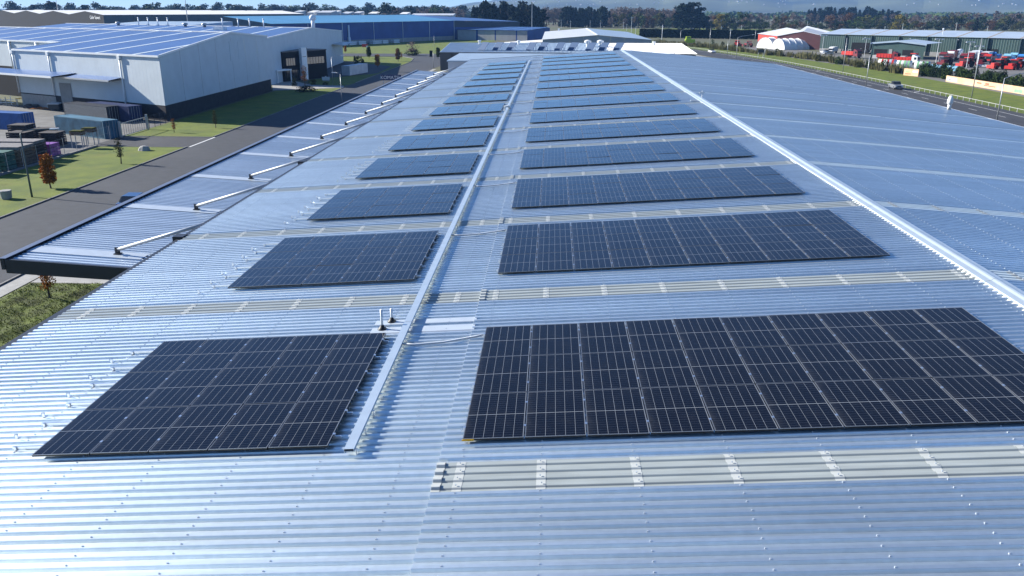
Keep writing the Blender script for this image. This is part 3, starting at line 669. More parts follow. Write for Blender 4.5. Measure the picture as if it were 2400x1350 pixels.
roofpoly([(43.2, 9.8, 0), (43.2, 28, 0), (131, 28, 0), (131, 9.8, 0)], 'blue_roof')
for s in (48.5, 58.5, 68.5, 79, 90, 101, 112): roofpoly([(s - .45, 9.8, .03), (s - .45, 28, .03), (s + .45, 28, .03), (s + .45, 9.8, .03)], 'skylight_far', 'translucent_sheet')
roofpoly([(onx_s(28), 28, 0), (onx_s(QB), QB, 0), (131, QB, 0), (131, 28, 0)], 'blue_roof')
# white ridge capping, barge trims, gutter
def trim(p, q, w, h, m='white_paint', nm='trim', par=w1):
    a, b = Vector(p), Vector(q); t = (b - a); L = t.length; t.normalize(); side = t.cross(Vector((0, 0, 1))).normalized(); up = side.cross(t)
    return MB().obox((a + b) / 2, t * L/2, side * w/2, up * h/2).build(nm, m, par)
trim(wp(onx_s(28) - .1, 28, 13.47), wp(131, 28, 13.47), .9, .14, nm='ridge_capping')
trim((-62.9, 124.0, 10.62), wp(onx_s(28) - .1, 28, 13.42), .24, .3, nm='barge_trim'); trim(wp(onx_s(28) - .1, 28, 13.42), wp(onx_s(QB) - .1, QB, 12.05), .24, .3, nm='barge_trim')
trim(wp(-.1, -.12, 10.5), wp(43.3, -.12, 10.5), .3, .3, nm='gutter'); trim(wp(43.2, 9.7, 11.48), wp(131, 9.7, 11.48), .3, .3, nm='gutter'); trim(wp(43.2, 0, 10.55), wp(43.2, 9.8, 11.55), .2, .25, nm='barge_trim')
for s, z0 in ((10.4, 0), (31.5, 2.6), (43.3, 2.6)):
    mb = MB(); p = wp(s, -.2, z0); mb.tube([p, (p[0], p[1], 10.3)], .14, 8); mb.build('downpipe', 'white_paint', w1, smooth=True)
    mb = MB(); mb.obox(wp(s, -.25, 10.1), DW * .35, NW * .2, (0, 0, .3)); mb.build('rain_head', 'white_paint', w1)
for s in (52, 62): 
    mb = MB(); p = wp(s, 9.55, 5); mb.tube([p, (p[0], p[1], 11.3)], .25, 8); mb.build('downpipe', 'white_paint', w1, smooth=True)
# loading canopy with white edge
mb = MB(); mb.poly([wp(24, 0, 6.95), wp(24, -4.6, 6.6), wp(43.2, -4.6, 6.6), wp(75, -4.6, 6.6), wp(75, 0, 6.95)]); mb.poly([wp(10.6, 0, 6.75), wp(10.6, -2.6, 6.4), wp(24, -2.6, 6.4), wp(24, 0, 6.75)]); cn = mb.build('loading_canopy', 'blue_roof', w1)
trim(wp(24, -4.65, 6.5), wp(75, -4.65, 6.5), .12, .34, 'white_paint', 'canopy_edge', cn); trim(wp(10.6, -2.65, 6.3), wp(24, -2.65, 6.3), .12, .26, 'steel', 'canopy_edge', cn)
mb = MB(); mb.poly([wp(24, 0, 6.6), wp(75, 0, 6.6), wp(75, -4.6, 6.45), wp(24, -4.6, 6.45)]); mb.poly([wp(10.6, 0, 6.4), wp(24, 0, 6.4), wp(24, -2.6, 6.25), wp(10.6, -2.6, 6.25)]); mb.build('canopy_soffit', 'grey_wall', cn)
MB().quad(wp(29.8, -.08, 0), wp(26.2, -.08, 0), wp(26.2, -.08, 5.0), wp(29.8, -.08, 5.0)).build('roller_door', 'grey_wall', w1)
wallstrip(31.6, 43.1, -.05, 0, 2.4, 'concrete', 'concrete_base', False)
MB().quad(wp(75, 9.7, 0), wp(44, 9.7, 0), wp(44, 9.7, 6.2), wp(75, 9.7, 6.2)).build('loading_bay', 'black_panel', w1)
# ---- second white warehouse with the dark office in front
w2 = thing('white_warehouse', 'second white warehouse behind the dark office block, with vent stacks on its roof', 'warehouse', (-68, 231.7, 0))
A0, A1, A2 = Vector((-68, 192, 0)), Vector((-68, 231.7, 0)), Vector((-72, 283, 0))
ext = DW * 120
def up(v, z): return (v.x, v.y, z)
zA0, zA1, zA2 = 11.0, 12.6, 10.5
for i in range(4):
    a = A0.lerp(A1, i/4); b = A0.lerp(A1, (i+1)/4); MB().poly([up(a, 0), up(b, 0), up(b, zA0 + (zA1-zA0)*(i+1)/4), up(a, zA0 + (zA1-zA0)*i/4)]).build('wall_panel', 'white_cladding', w2)
for i in range(3):
    a = A1.lerp(A2, i/3); b = A1.lerp(A2, (i+1)/3); MB().poly([up(a, 0), up(b, 0), up(b, zA1 + (zA2-zA1)*(i+1)/3), up(a, zA1 + (zA2-zA1)*i/3)]).build('wall_panel', 'white_cladding', w2)
MB().poly([up(A0, zA0), up(A1, zA1), up(A1 + ext, zA1), up(A0 + ext, zA0)]).build('roof_sheet', 'blue_roof', w2)
MB().poly([up(A1, zA1), up(A2, zA2), up(A2 + ext, zA2), up(A1 + ext, zA1)]).build('roof_sheet', 'blue_roof', w2)
trim(up(A1, zA1 + .06), up(A1 + ext, zA1 + .06), .8, .12, 'pale_roof', 'ridge_capping', w2); trim(up(A0, zA0 + .05), up(A1, zA1 + .05), .3, .3, 'white_paint', 'barge_trim', w2); trim(up(A1, zA1), up(A2, zA2), .25, .25, 'white_paint', 'barge_trim', w2)
for i in range(1, 10):
    a = A0 + DW * (11.5 * i); b = A1 + DW * (11.5 * i); trim(up(a, zA0 + .04), up(b, zA1 + .04), .8, .03, 'skylight_far', 'translucent_sheet', w2)
for i, f in enumerate((18, 24, 29, 36, 62, 67, 72, 77)):
    b = A1 + DW * f + NW * -1.2; mb = MB(); mb.tube([up(b, 12.4), up(b, 14.6)], .17, 8); mb.tube([up(b, 14.6), up(b, 14.75), up(b, 15.0)], [.17, .32, .2], 8); mb.build('vent_stack', 'pale_roof', w2, smooth=True)
for f in (50, 41, 84): 
    b = A1 + DW * f - NW * 4; mb = MB(); mb.tube([up(b, 12.2), up(b, 12.9), up(b, 13.0), up(b, 13.4), up(b, 13.6)], [.5, .5, .9, .8, .2], 10); mb.build('roof_ventilator', 'steel', w2, smooth=True)
b = A1 + DW * 9 + NW * 10; mb = MB(); mb.tube([up(b, 11.8), up(b, 14.6)], .55, 10); mb.tube([up(b, 14.4), up(b, 14.9), up(b, 15.6), up(b, 16.1)], [.6, 1.1, 1.0, .4], 12); mb.build('exhaust_cowl', 'white_paint', w2, smooth=True)
mb = MB()
for i in range(4): p = A1 + DW * (20 + i * 1.3) - NW * 14; mb.obox(up(p, 12.4), (.45, 0, 0), (0, .45, 0), (0, 0, .55))
mb.build('rooftop_units', 'white_paint', w2)
MB().poly([(-66.5, 262, 6.6), (-71.2, 262, 6.9), (-73, 283, 6.9), (-68.3, 283, 6.6)]).build('side_awning', 'steel', w2)
MB().box(-70.3, -69.9, 247, 249.5, 0, 5.6).build('side_door', 'dark_glass', w2)
of = thing('office_block', 'dark two-storey office block with white pylon in front of the second white warehouse', 'office', (-64, 208, 0))
OD = (Vector((-60.4, 217.5, 0)) - Vector((-67.6, 202.1, 0))).normalized(); ON = Vector((OD.y, -OD.x, 0)); O0 = Vector((-67.6, 202.1, 0))
def op(s, q, z): p = O0 + OD * s + ON * q; return (p.x, p.y, z)
def obx(s0, s1, q0, q1, z0, z1, m, nm, par=of): 
    return MB().prism([op(s0, q1, 0)[:2], op(s1, q1, 0)[:2], op(s1, q0, 0)[:2], op(s0, q0, 0)[:2]], z0, z1).build(nm, m, par)
obx(0, 17, -8, 0, 0, 7.2, 'black_panel', 'wall'); obx(-.15, 17.15, -8.1, .15, 7.2, 7.45, 'charcoal', 'parapet')
for i in range(4): obx(1.2 + i*.85, 1.9 + i*.85, -.02, .05, 3.9, 5.7, 'dark_glass', 'window'); 
for i in range(6): obx(9.2 + i*1.15, 10.2 + i*1.15, -.02, .05, 3.9, 5.6, 'pale_roof' if 0 else 'dark_glass', 'window')
for i in range(5): obx(1 + i*1.1, 1.95 + i*1.1, -.02, .05, .3, 2.7, 'dark_glass', 'window')
obx(6.1, 8.1, .1, 1.0, 0, 8.2, 'white_paint', 'pylon'); obx(8.1, 8.35, .1, .9, 0, 8.2, 'dark_glass', 'pylon_edge')
mb = MB(); obx(-4.5, 0, -7, -.5, 0, 6.6, 'grey_wall', 'wall'); obx(-4.8, .6, -1, 2.2, 2.9, 3.25, 'white_paint', 'porch_roof'); obx(-4.6, -4.4, 1.9, 2.1, 0, 2.9, 'white_paint', 'porch_post'); obx(.3, .5, 1.9, 2.1, 0, 2.9, 'white_paint', 'porch_post'); obx(-3.8, -.5, -.55, -.42, .2, 2.6, 'dark_glass', 'entrance')
# red lettering strip on the pylon is too blurred to read: a thin red rule
obx(6.4, 7.8, 1.0, 1.02, 5.9, 6.0, 'rust', 'lettering')
for i in range(4): obx(-4.0 + i*1.2, -3.2 + i*1.2, -3 , -2, 6.62, 7.6, 'steel', 'rooftop_unit')
# ---- yard: containers, crates, bins, fence, gate
mat('cont_blue', (.03, .10, .30), .5, noise=.25, scale=.7); mat('cont_teal', (.06, .15, .21), .55, noise=.3, scale=.7); mat('cont_dark', (.025, .028, .036), .5, noise=.2, scale=.7); mat('cont_navy', (.018, .03, .10), .5, noise=.2, scale=.7); mat('cont_white', (.55, .57, .58), .5, noise=.12, scale=.6); mat('cont_pink', (.45, .16, .15), .6, noise=.2, scale=.6)
mat('cont_grey', (.26, .24, .25), .6, noise=.2, scale=.6)
def container(label, corner, ang, L, m, W_=2.44, H=2.6, stripes=None, roofm=None):
    """corner = near-right bottom corner; box runs L along ang and W_ to its right-hand normal"""
    d = Vector((math.cos(ang), math.sin(ang), 0)); n = Vector((d.y, -d.x, 0)); c0 = Vector((*corner, 0))
    t = thing('shipping_container', label, 'container', (*corner, 0), 'shipping containers')
    def P(a, b, z): p = c0 + d*a + n*b; return (p.x, p.y, z)
    for b, sgn in ((0, -1), (W_, 1)):                 # corrugated long sides
        mb = MB(); k = int(L / .28)
        for i in range(k):
            x0 = .12 + (L - .24) * i / k; dx = (L - .24) / k; o = sgn * -.035
            pts = [(x0, b), (x0 + dx*.3, b), (x0 + dx*.5, b + o), (x0 + dx*.8, b + o), (x0 + dx, b)]
            for (xa, ba), (xb, bb) in zip(pts[:-1], pts[1:]): mb.quad(P(xa, ba, .15), P(xb, bb, .15), P(xb, bb, H - .1), P(xa, ba, H - .1), 1 if stripes and ba == b and bb == b else 0)
        mb.build('side', [m, stripes or m], t)
    mb = MB(); mb.quad(P(.1, .1, H - .03), P(L - .1, .1, H - .03), P(L - .1, W_ - .1, H - .03), P(.1, W_ - .1, H - .03)); mb.build('roof', roofm or m, t)
    mb = MB()
    def bar(a0, a1, b0, b1, z0, z1): mb.obox(P((a0+a1)/2, (b0+b1)/2, (z0+z1)/2), d*(a1-a0)/2, n*(b1-b0)/2, (0, 0, (z1-z0)/2))
    for a in (0, L - .12):
        for b in (0, W_ - .12): bar(a, a + .12, b, b + .12, 0, H)
        bar(a, a + .12, .12, W_ - .12, H - .12, H); bar(a, a + .12, .12, W_ - .12, .02, .15)
    for b in (-.01, W_ - .11): bar(.12, L - .12, b, b + .12, H - .11, H - .005); bar(.12, L - .12, b, b + .12, .02, .16)
    mb.build('frame', m, t)
    for a, o in ((.03, -1), (L - .03, 1)):            # ends: door leaves with locking bars
        for b in (.12, W_/2 + .01):
            MB().quad(P(a, b, .15), P(a, b + W_/2 - .13, .15), P(a, b + W_/2 - .13, H - .12), P(a, b, H - .12)).build('door', m, t)
        for b in (.5, .95, 1.5, 1.95):
            mb = MB(); mb.tube([P(a + o*.05, b, .1), P(a + o*.05, b, H - .1)], .025, 6); mb.build('locking_bar', 'steel', t)
    return t
SK = math.atan2(.48, -.877)
container('long teal shipping container with faded paint beside the gate', (-63.2, 104.3), SK, 12.2, 'cont_teal')
container('bright blue shipping container at the left edge of the yard', (-80.4, 112.2), SK + .25, 9, 'cont_blue')
container('dark shipping container with pale vertical stripes below the loading canopy', (-72.0, 121.9), SK, 12.2, 'cont_dark', stripes='steel')
container('dark navy shipping container behind the striped one', (-68.6, 122.6), SK, 12.2, 'cont_navy')
container('white shipping container behind the office block', (-58.0, 224), R(78), 12.2, 'cont_white')
# stacked crates and pallets along the fence
mat('crate_wood', (.17, .115, .075), .85, noise=.3, scale=3); mat('crate_grey', (.20, .185, .18), .85, noise=.25, scale=3); mat('wrap_purple', (.28, .075, .30), .35, noise=.2, scale=2); mat('net_green', (.05, .13, .10), .7, noise=.3, scale=3); mat('pallet_dark', (.05, .04, .036), .85, noise=.3, scale=2)
def crate_stack(name, label, x0, x1, y0, y1, h, m, layers=6, top=None, group='stacks along the yard fence'):
    t = thing(name, label, name.replace('_', ' '), (x0, y0, 0), group)
    for l in range(layers):
        z0 = h * l / layers; z1 = h * (l + 1) / layers - .02; mb = MB(); j = rnd.uniform(-.03, .03); nb = max(2, int((y1 - y0) / .6))
        mb.box(x0 + j, x1 + j, y0, y1, z0 + .07, z1)
        for q in range(nb + 1): yy = y0 + (y1 - y0 - .1) * q / nb; mb.box(x1 + j - .005, x1 + j + .03, yy, yy + .1, z0, z1)
        for q in range(4): xx = x0 + (x1 - x0 - .1) * q / 3; mb.box(xx, xx + .1, y0 - .03, y0 + .0, z0, z1)
        mb.build('layer', top if top and l == layers - 1 else m, t)
    return t
crate_stack('crate_stack', 'tall dark crate stack with pale grey top boards, farthest from the road kerb', -68.8, -62.4, 86.3, 88.8, 2.45, 'pallet_dark', 6, 'crate_grey')
crate_stack('crate_stack', 'brown crate stack with pinkish boards on top, between the green nets and the dark stack', -66.0, -61.9, 82.4, 85.6, 2.4, 'crate_wood', 6, 'crate_grey')
crate_stack('crate_stack', 'green netted stack at the left edge of the fence line', -63.6, -61.9, 79.6, 81.6, 2.2, 'net_green', 4)
crate_stack('crate_stack', 'grey green stack nearest the camera at the left picture edge', -64.0, -62.0, 76.6, 78.8, 2.1, 'net_green', 5, 'pallet_dark')
crate_stack('wrapped_pallet', 'purple plastic-wrapped pallet beside the crate stacks', -64.0, -62.4, 89.6, 91.6, 1.6, 'wrap_purple', 3)
for i, (x, y, h, lb) in enumerate(((-70.5, 96.5, 2.2, 'dark pallet stack behind the purple wrapped pallet'), (-67.5, 98.5, 1.9, 'dark pallet stack nearest the teal container'), (-73.5, 101.5, 2.5, 'tall dark pallet stack beside the blue container'), (-70.2, 101.2, 2.0, 'dark pallet stack between the blue and the teal container'))):
    crate_stack('pallet_stack', lb, x - 1.3, x + 1.3, y - 1.2, y + 1.2, h, 'pallet_dark', 8, group='dark pallet stacks')
for i, (x, y, lb) in enumerate(((-62.7, 96.8, 'nearer of two high pallet piles on fence-side posts'), (-62.6, 99.6, 'farther of two high pallet piles on fence-side posts'))):
    t = thing('pallet_shelf', lb, 'shelf', (x, y, 0), 'pallet shelves')
    for l in range(4): MB().box(x - .9, x + .7, y - .6, y + .6, 1.75 + l*.16, 1.87 + l*.16).build('pallet', 'crate_wood' if l < 3 else 'leaf_olive', t)
    for a, b in ((-.85, -.55), (.62, -.55), (-.85, .5), (.62, .5)): MB().box(x + a, x + a + .09, y + b, y + b + .09, 0, 1.75).build('post', 'steel', t)
# fence with thin posts and wires
fe = thing('yard_fence', 'wire yard fence on thin posts along the grass verge', 'fence', (-61.5, 80, 0))
for i in range(15):
    y = 62 + i * 2.9; mb = MB(); mb.tube([(-61.5, y, 0), (-61.5, y, 2.2)], .03, 6); mb.build('post', 'steel', fe)
for z in (.3, 1.2, 2.1): MB().box(-61.505, -61.495, 62, 102.6, z, z + .012).build('wire', 'steel', fe)
gt = thing('sliding_gate', 'galvanised sliding gate with thin vertical bars at the driveway', 'gate', (-61.8, 107, 0))
for y in (106.2, 114.6): MB().box(-61.95, -61.65, y - .14, y + .14, 0, 2.35).build('post', 'steel', gt)
for z in (.12, 1.9): MB().box(-61.84, -61.76, 106.4, 114.4, z, z + .10).build('rail', 'steel', gt)
for i in range(12): y = 106.6 + i * .69; MB().box(-61.82, -61.78, y, y + .03, .22, 1.9).build('bar', 'steel', gt)
f2 = thing('chain_fence', 'dark wire fence running from the gate towards the white warehouse corner', 'fence', (-61.9, 118, 0))
for i in range(5): MB().box(-61.93, -61.87, 115.4 + i*1.9, 115.46 + i*1.9, 0, 2.0).build('post', 'charcoal', f2)
for z in (.2, 1.1, 1.95): MB().box(-61.905, -61.895, 115.4, 123, z, z + .015).build('wire', 'charcoal', f2)
# odds and ends in the yard
t = thing('skip_bin', 'dark wheeled skip bin with pale lid in the sunlit yard', 'bin', (-90.4, 138.2, 0)); mb = MB(); mb.prism([(-91.4, 137.4), (-89.4, 137.4), (-89.4, 139), (-91.4, 139)], .25, 1.2); mb.build('body', 'charcoal', t); MB().prism([(-91.5, 137.3), (-89.3, 137.3), (-89.3, 139.1), (-91.5, 139.1)], 1.2, [1.3, 1.3, 1.45, 1.45]).build('lid', 'pale_roof', t)
for x, y in ((-91.2, 137.5), (-89.6, 137.5), (-91.2, 138.9), (-89.6, 138.9)): MB().tube([(x - .06, y, .13), (x + .06, y, .13)], .13, 8).build('wheel', 'black_rubber', t)
t = thing('work_bench', 'yellow-topped work bench beside the loading bay', 'bench', (-100.5, 146, 0)); MB().box(-102.3, -98.7, 145, 147, 1.3, 1.42).build('top', 'yellow_tape', t)
for x in (-102.2, -98.9): 
    for y in (145.1, 146.8): MB().box(x, x + .12, y, y + .12, 0, 1.3).build('leg', 'steel', t)
t = thing('stacked_trestles', 'jumble of pale frames stacked beside the yellow bench', 'frames', (-106, 147, 0))
for i in range(9): x = -109 + i * .7; MB().box(x, x + .09, 145.6 + (i % 3) * .5, 145.7 + (i % 3) * .5, 0, 1.3 + (i % 4) * .15).build('upright', 'pale_roof' if i % 2 else 'steel', t)
for z in (.5, 1.0): MB().box(-109, -103.2, 145.75, 145.85, z, z + .1).build('crossbar', 'pale_roof', t)
mat('tarp_orange', (.45, .16, .04), .7, noise=.2, scale=2)
mb = MB(); r = random.Random(3); k = 9; vs = [[(-96.8 + 4.4*i/k, 139.4 + 2.6*j/5, .03 + .22*r.random()*(0 < i < k)) for i in range(k+1)] for j in range(6)]
for j in range(5):
    for i in range(k): mb.quad(vs[j][i], vs[j][i+1], vs[j+1][i+1], vs[j+1][i])
tag(mb.build('tarpaulin', 'tarp_orange'), 'crumpled orange tarpaulin lying in the sunlit yard', 'tarpaulin')
mb = MB(); r = random.Random(9)
for i in range(18): a, b = r.uniform(-98.5, -96), r.uniform(141, 143); s = r.uniform(.2, .5); mb.obox((a, b, s*.6), (s, s*.3, 0), (-s*.3, s, .1), (0, .1, s*.6))
tag(mb.build('scrap_heap', 'charcoal'), 'dark heap of scrap beside the orange tarpaulin', 'scrap heap')
mb = MB(); mb.tube([(-52.8, 65.6, 0), (-52.8, 65.6, .1), (-52.8, 65.6, .12), (-52.8, 65.6, .82), (-52.8, 65.6, .88)], [.42, .42, .50, .56, .52], 16); t = tag(mb.build('concrete_pit', 'concrete', loc=(-52.8, 65.6, 0)), 'round concrete manhole riser standing in the grass', 'manhole riser')
mb = MB(); r = random.Random(4); ring = []
for j in range(4): ring.append([(-52.9 + math.cos(q*.785)*(1.0 - .25*j**1.2*.8)*(.75 + .2*r.random()), 95 + math.sin(q*.785)*(.8 - .2*j)*(.8 + .2*r.random()), [0, .35, .58, .66][j]) for q in range(8)])
for a, b in zip(ring[:-1], ring[1:]):
    for q in range(8): mb.quad(a[q], a[(q+1) % 8], b[(q+1) % 8], b[q])
mb.poly(ring[-1]); tag(mb.build('boulder', 'concrete'), 'pale low boulder on the grass beside the driveway', 'boulder')
def cowl_lamp(label, x, y, h, arm, adir=(1, 0), group='street lamps', head=True, m='steel', r0=.075):
    t = thing('street_lamp', label, 'street lamp', (x, y, 0), group); ax, ay = adir
    mb = MB(); mb.tube([(x, y, 0), (x, y, h*.5), (x, y, h)], [r0, r0*.85, r0*.65], 8); mb.build('post', m, t, smooth=True)
    if arm:
        mb = MB(); pts = [(x, y, h), (x + ax*arm*.06, y + ay*arm*.06, h + .12), (x + ax*arm*.25, y + ay*arm*.25, h + .22 + .04*arm), (x + ax*arm, y + ay*arm, h + .26 + .12*arm)]; mb.tube(pts, r0*.55, 6); mb.build('arm', m, t, smooth=True)
        e = pts[-1]; mb = MB(); mb.obox((e[0] + ax*.35, e[1] + ay*.35, e[2]), (ax*.4, ay*.4, .03), (-ay*.14, ax*.14, 0), (0, 0, .06)); mb.build('lamp_head', 'pale_roof', t)
    return t
mat('green_steel', (.09, .13, .14), .5, .3)
t = thing('street_lamp', 'curved-arm street lamp standing on the near left verge', 'street lamp', (-50.75, 66.5, 0), 'street lamps')
MB().tube([(-50.75, 66.5, 0), (-50.75, 66.5, 3), (-50.75, 66.5, 5.9), (-50.72, 66.5, 6.35), (-50.5, 66.55, 6.62), (-49.8, 66.7, 6.72), (-47.9, 67.1, 6.78)], [.10, .085, .07, .065, .055, .05, .045], 8).build('post', 'green_steel', t, smooth=True)
MB().obox((-47.6, 67.15, 6.78), (.4, .08, .01), (-.03, .15, 0), (0, 0, .06)).build('lamp_head', 'pale_roof', t)
cowl_lamp('street lamp on the green island by the office driveway', -52.9, 194.2, 6.5, 2.4); cowl_lamp('short street lamp rising behind the canopy edge', -39.5, 149, 5.9, .9, (-1, 0)); cowl_lamp('street lamp beside the end shed at the far road', -36.4, 255.5, 5.0, 0)
cowl_lamp('slim lamp post on the far lawn before the blue warehouse', -48.5, 345, 7, 0, r0=.05)
# signs
def lettering(name, txt, size, m, parent, loc, rot, ext=.01, align='CENTER'):
    cu = bpy.data.curves.new(name, 'FONT'); cu.body = txt; cu.size = size; cu.extrude = ext; cu.align_x = align; cu.align_y = 'CENTER'; cu.materials.append(MATS[m])
    tmp = bpy.data.objects.new(name, cu); me = bpy.data.meshes.new_from_object(tmp); me.name = name; bpy.data.objects.remove(tmp); bpy.data.curves.remove(cu); o = bpy.data.objects.new(name, me); COL.objects.link(o); o.parent = parent; o.location = Vector(loc) - ORG[parent.name]; o.rotation_euler = rot; return o
mat('sign_navy', (.012, .02, .085), .45); mat('sign_red', (.5, .03, .03), .5); mat('sign_white', (.75, .75, .75), .5)
t = thing('name_sign', 'navy sign with white KOMATSU lettering half hidden behind the canopy', 'sign', (-33.8, 171, 0)); MB().box(-36.1, -31.6, 170.95, 171.05, 3.05, 4.25).build('board', 'sign_navy', t)
for x in (-35.6, -32.1): MB().box(x - .06, x + .06, 171.06, 171.18, 0, 4.1).build('post', 'steel', t)
lettering('lettering', 'KOMATSU', 1.0, 'sign_white', t, (-33.85, 170.93, 3.64), (math.pi/2, 0, 0), .012); t.children[-1].scale = (.92, 1, 1)
t = thing('small_sign', 'small white board sign in the dark hedge by the office', 'sign', (-57.4, 204.4, 0)); MB().box(-58.4, -56.4, 204.35, 204.43, .25, 1.1).build('board', 'sign_white', t); MB().box(-57.6, -57.2, 204.36, 204.44, 1.1, 1.3).build('crest', 'sign_white', t); MB().box(-58.2, -56.6, 204.44, 204.52, 0, .9).build('post', 'steel', t)
t = thing('real_estate_sign', 'red and white board on posts at the edge of the far lawn', 'sign', (-83.8, 371, 0)); MB().box(-85, -82.4, 370.9, 371, 1.2, 2.5).build('board', 'sign_red', t); MB().box(-83.2, -82.3, 370.85, 370.9, .9, 1.8).build('panel', 'sign_white', t)
for x in (-84.7, -82.8): MB().box(x, x + .1, 371, 371.1, 0, 2.2).build('post', 'sign_white', t)
t = thing('black_sign', 'upright black slab sign at the far road corner', 'sign', (-45.9, 317, 0)); MB().box(-46.5, -45.3, 316.9, 317.1, .15, 2.4).build('slab', 'black_panel', t); MB().box(-46.6, -45.2, 316.85, 317.15, 0, .15).build('base', 'concrete', t)
# ================================================================ END SHED WITH TILTED PANELS, MIDDLE DISTANCE
mat('shed_dark', (.07, .075, .085), .6, noise=.1, scale=.5); mat('shed_light', (.50, .52, .55), .6, noise=.08, scale=.3)
mat('roof_light', (.36, .45, .54), .5, .3, noise=.08, scale=.3); mat('roof_white', (.80, .78, .74), .6, noise=.05, scale=.2)
mat('tilt_panel', (.055, .10, .19), .5, .0); mat('conc_panel', (.40, .40, .40), .8, noise=.1, scale=.3); mat('bluewall', (.025, .065, .24), .55, noise=.15, scale=.2); mat('bluewall_shaded', (.05, .055, .075), .6, noise=.15, scale=.2); mat('cyan_roof', (.10, .30, .48), .45, .2, noise=.06, scale=.1)
sh = thing('end_shed', 'low shed past the far roof end with tilted panels along its pale roof', 'shed', (-32, 246, 0))
zs = lambda y: 5.35 + (y - 245) * .062
for i in range(12):
    x0 = -33 + i * 6.4; x1 = x0 + 6.4 - .03
    if x0 > 17: m = 'roof_white'
    else: m = 'roof_light'
    mb = MB(); n = 16; yf = 245 - max(0, (x0 - 20)) * .28
    for q in range(n):
        a = x0 + (x1 - x0) * q / n; b = x0 + (x1 - x0) * (q + 1) / n; c = a + (b - a) * .65
        mb.quad((a, yf, zs(245)), (c, yf, zs(245)), (c, 273, zs(273)), (a, 273, zs(273))); d = (c + b) / 2
        mb.quad((c, yf, zs(245)), (d, yf, zs(245) + .09), (d, 273, zs(273) + .09), (c, 273, zs(273))); mb.quad((d, yf, zs(245) + .09), (b, yf, zs(245)), (b, 273, zs(273)), (d, 273, zs(273) + .09))
    mb.build('roof_sheet', m, sh)
for i in range(6): MB().box(-32.8 + i*5, -32.8 + (i+1)*5 - .04, 245.3, 245.5, 0, 5.2).build('wall_panel', 'shed_dark', sh)
MB().box(-32.9, -32.7, 245.5, 272, 0, 5.2).build('wall_panel', 'shed_dark', sh); MB().box(43.2, 43.4, 240, 272, 0, 5.0).build('wall_panel', 'shed_dark', sh)
MB().box(-33.1, 44, 244.7, 244.9, 5.15, 5.36).build('gutter', 'shed_dark', sh)
mb = MB(); mb.tube([(-29.3, 245.1, 0), (-29.3, 245.1, 5.0)], .1, 8); mb.build('downpipe', 'charcoal', sh)
an = thing('annex', 'grey lean-to between the long warehouse and the end shed', 'building', (-15, 200, 0)); MB().box(-25.5, 10, 205, 235, 0, 5.0).build('wall', 'shed_light', an); MB().prism([(-25.8, 204.8), (10.2, 204.8), (10.2, 235.2), (-25.8, 235.2)], 5.0, [5.3, 5.3, 5.6, 5.6]).build('roof', 'roof_light', an)
c2x = lambda cx: 1.4 + (1000 + cx * .275 - 1298) / 2033 * 264
PXS = [448, 572, 690, 862, 962, 1105, 1220, 1372, 1482, 1608]
for i, cx in enumerate(PXS):
    x = c2x(cx); t = thing('tilted_panel', f'tilted rooftop panel on the end shed, {ORD[i] if i else "first"} from its dark end wall', 'solar panel', (x, 251, zs(251)), 'tilted panels on the end shed')
    c_ = Vector((x + 1.3, 250.5, zs(250.5) + 1.25)); u_ = Vector((.80, -.60, 0)); nn = Vector((-.42, -.56, .71)).normalized(); v_ = nn.cross(u_).normalized(); v_ = v_ if v_.z > 0 else -v_
    MB().obox(c_, u_ * 1.35, v_ * 1.6, nn * .04).build('panel', 'tilt_panel', t)
    for f in (-1, 1):
        p = c_ + u_ * f + v_ * 1.3; q = c_ + u_ * f - v_ * 1.4; mb = MB(); mb.tube([(p.x, p.y, zs(p.y)), (p.x, p.y, p.z - .05)], .05, 6); mb.tube([(q.x, q.y, zs(q.y)), (q.x, q.y, q.z - .05)], .05, 6); mb.tube([(q.x, q.y, zs(q.y) + .05), (p.x, p.y, zs(p.y) + .05)], .04, 6); mb.build('leg', 'alu', t)
for i, (cx, y, lb) in enumerate(((380, 268, 'small white roof vent at the lawn end of the end shed'), (740, 268, 'small white roof vent between the tilted panels'), (1365, 262, 'mushroom roof vent behind the eighth tilted panel'), (1478, 262, 'mushroom roof vent behind the ninth tilted panel'), (1968, 266, 'square roof vent on the white end of the shed roof'))):
    x = c2x(cx) + 1; z = zs(y); mb = MB()
    if i in (2, 3): mb.tube([(x, y, z), (x, y, z + 1.2), (x, y, z + 1.25), (x, y, z + 1.8), (x, y, z + 2.1)], [.55, .55, 1.1, 1.1, .4], 14)
    else: mb.tube([(x, y, z), (x, y, z + .9), (x, y, z + .92), (x, y, z + 1.25)], [.35, .35, .6, .55], 8)
    tag(mb.build('roof_vent', 'white_paint', loc=(x, y, z)), lb, 'roof vent', 'roof vents')
# grey gabled warehouse beyond
g = thing('gabled_warehouse', 'grey concrete warehouse with low gabled roof beyond the end shed', 'warehouse', (16, 300, 0))
xa, xm, xb = -2.4, 17.4, 37.0
for i in range(8):
    a = xa + (xb - xa) * i / 8; b = xa + (xb - xa) * (i + 1) / 8; za = 7.15 + 1.6 * (1 - abs(a - xm) / 19.8); zb_ = 7.15 + 1.6 * (1 - abs(b - xm) / 19.8)
    mb = MB(); mb.poly([(a + .03, 300, 0), (b - .03, 300, 0), (b - .03, 300, zb_), (a + .03, 300, za)]); mb.build('wall_panel', 'conc_panel', g)
MB().poly([(xa - .3, 299.7, 7.2), (xm, 299.7, 8.85), (xm, 405, 8.85), (xa - .3, 405, 7.2)]).build('roof', 'shed_light', g); MB().poly([(xm, 299.7, 8.85), (xb + .3, 299.7, 7.2), (xb + .3, 405, 7.2), (xm, 405, 8.85)]).build('roof', 'roof_light', g)
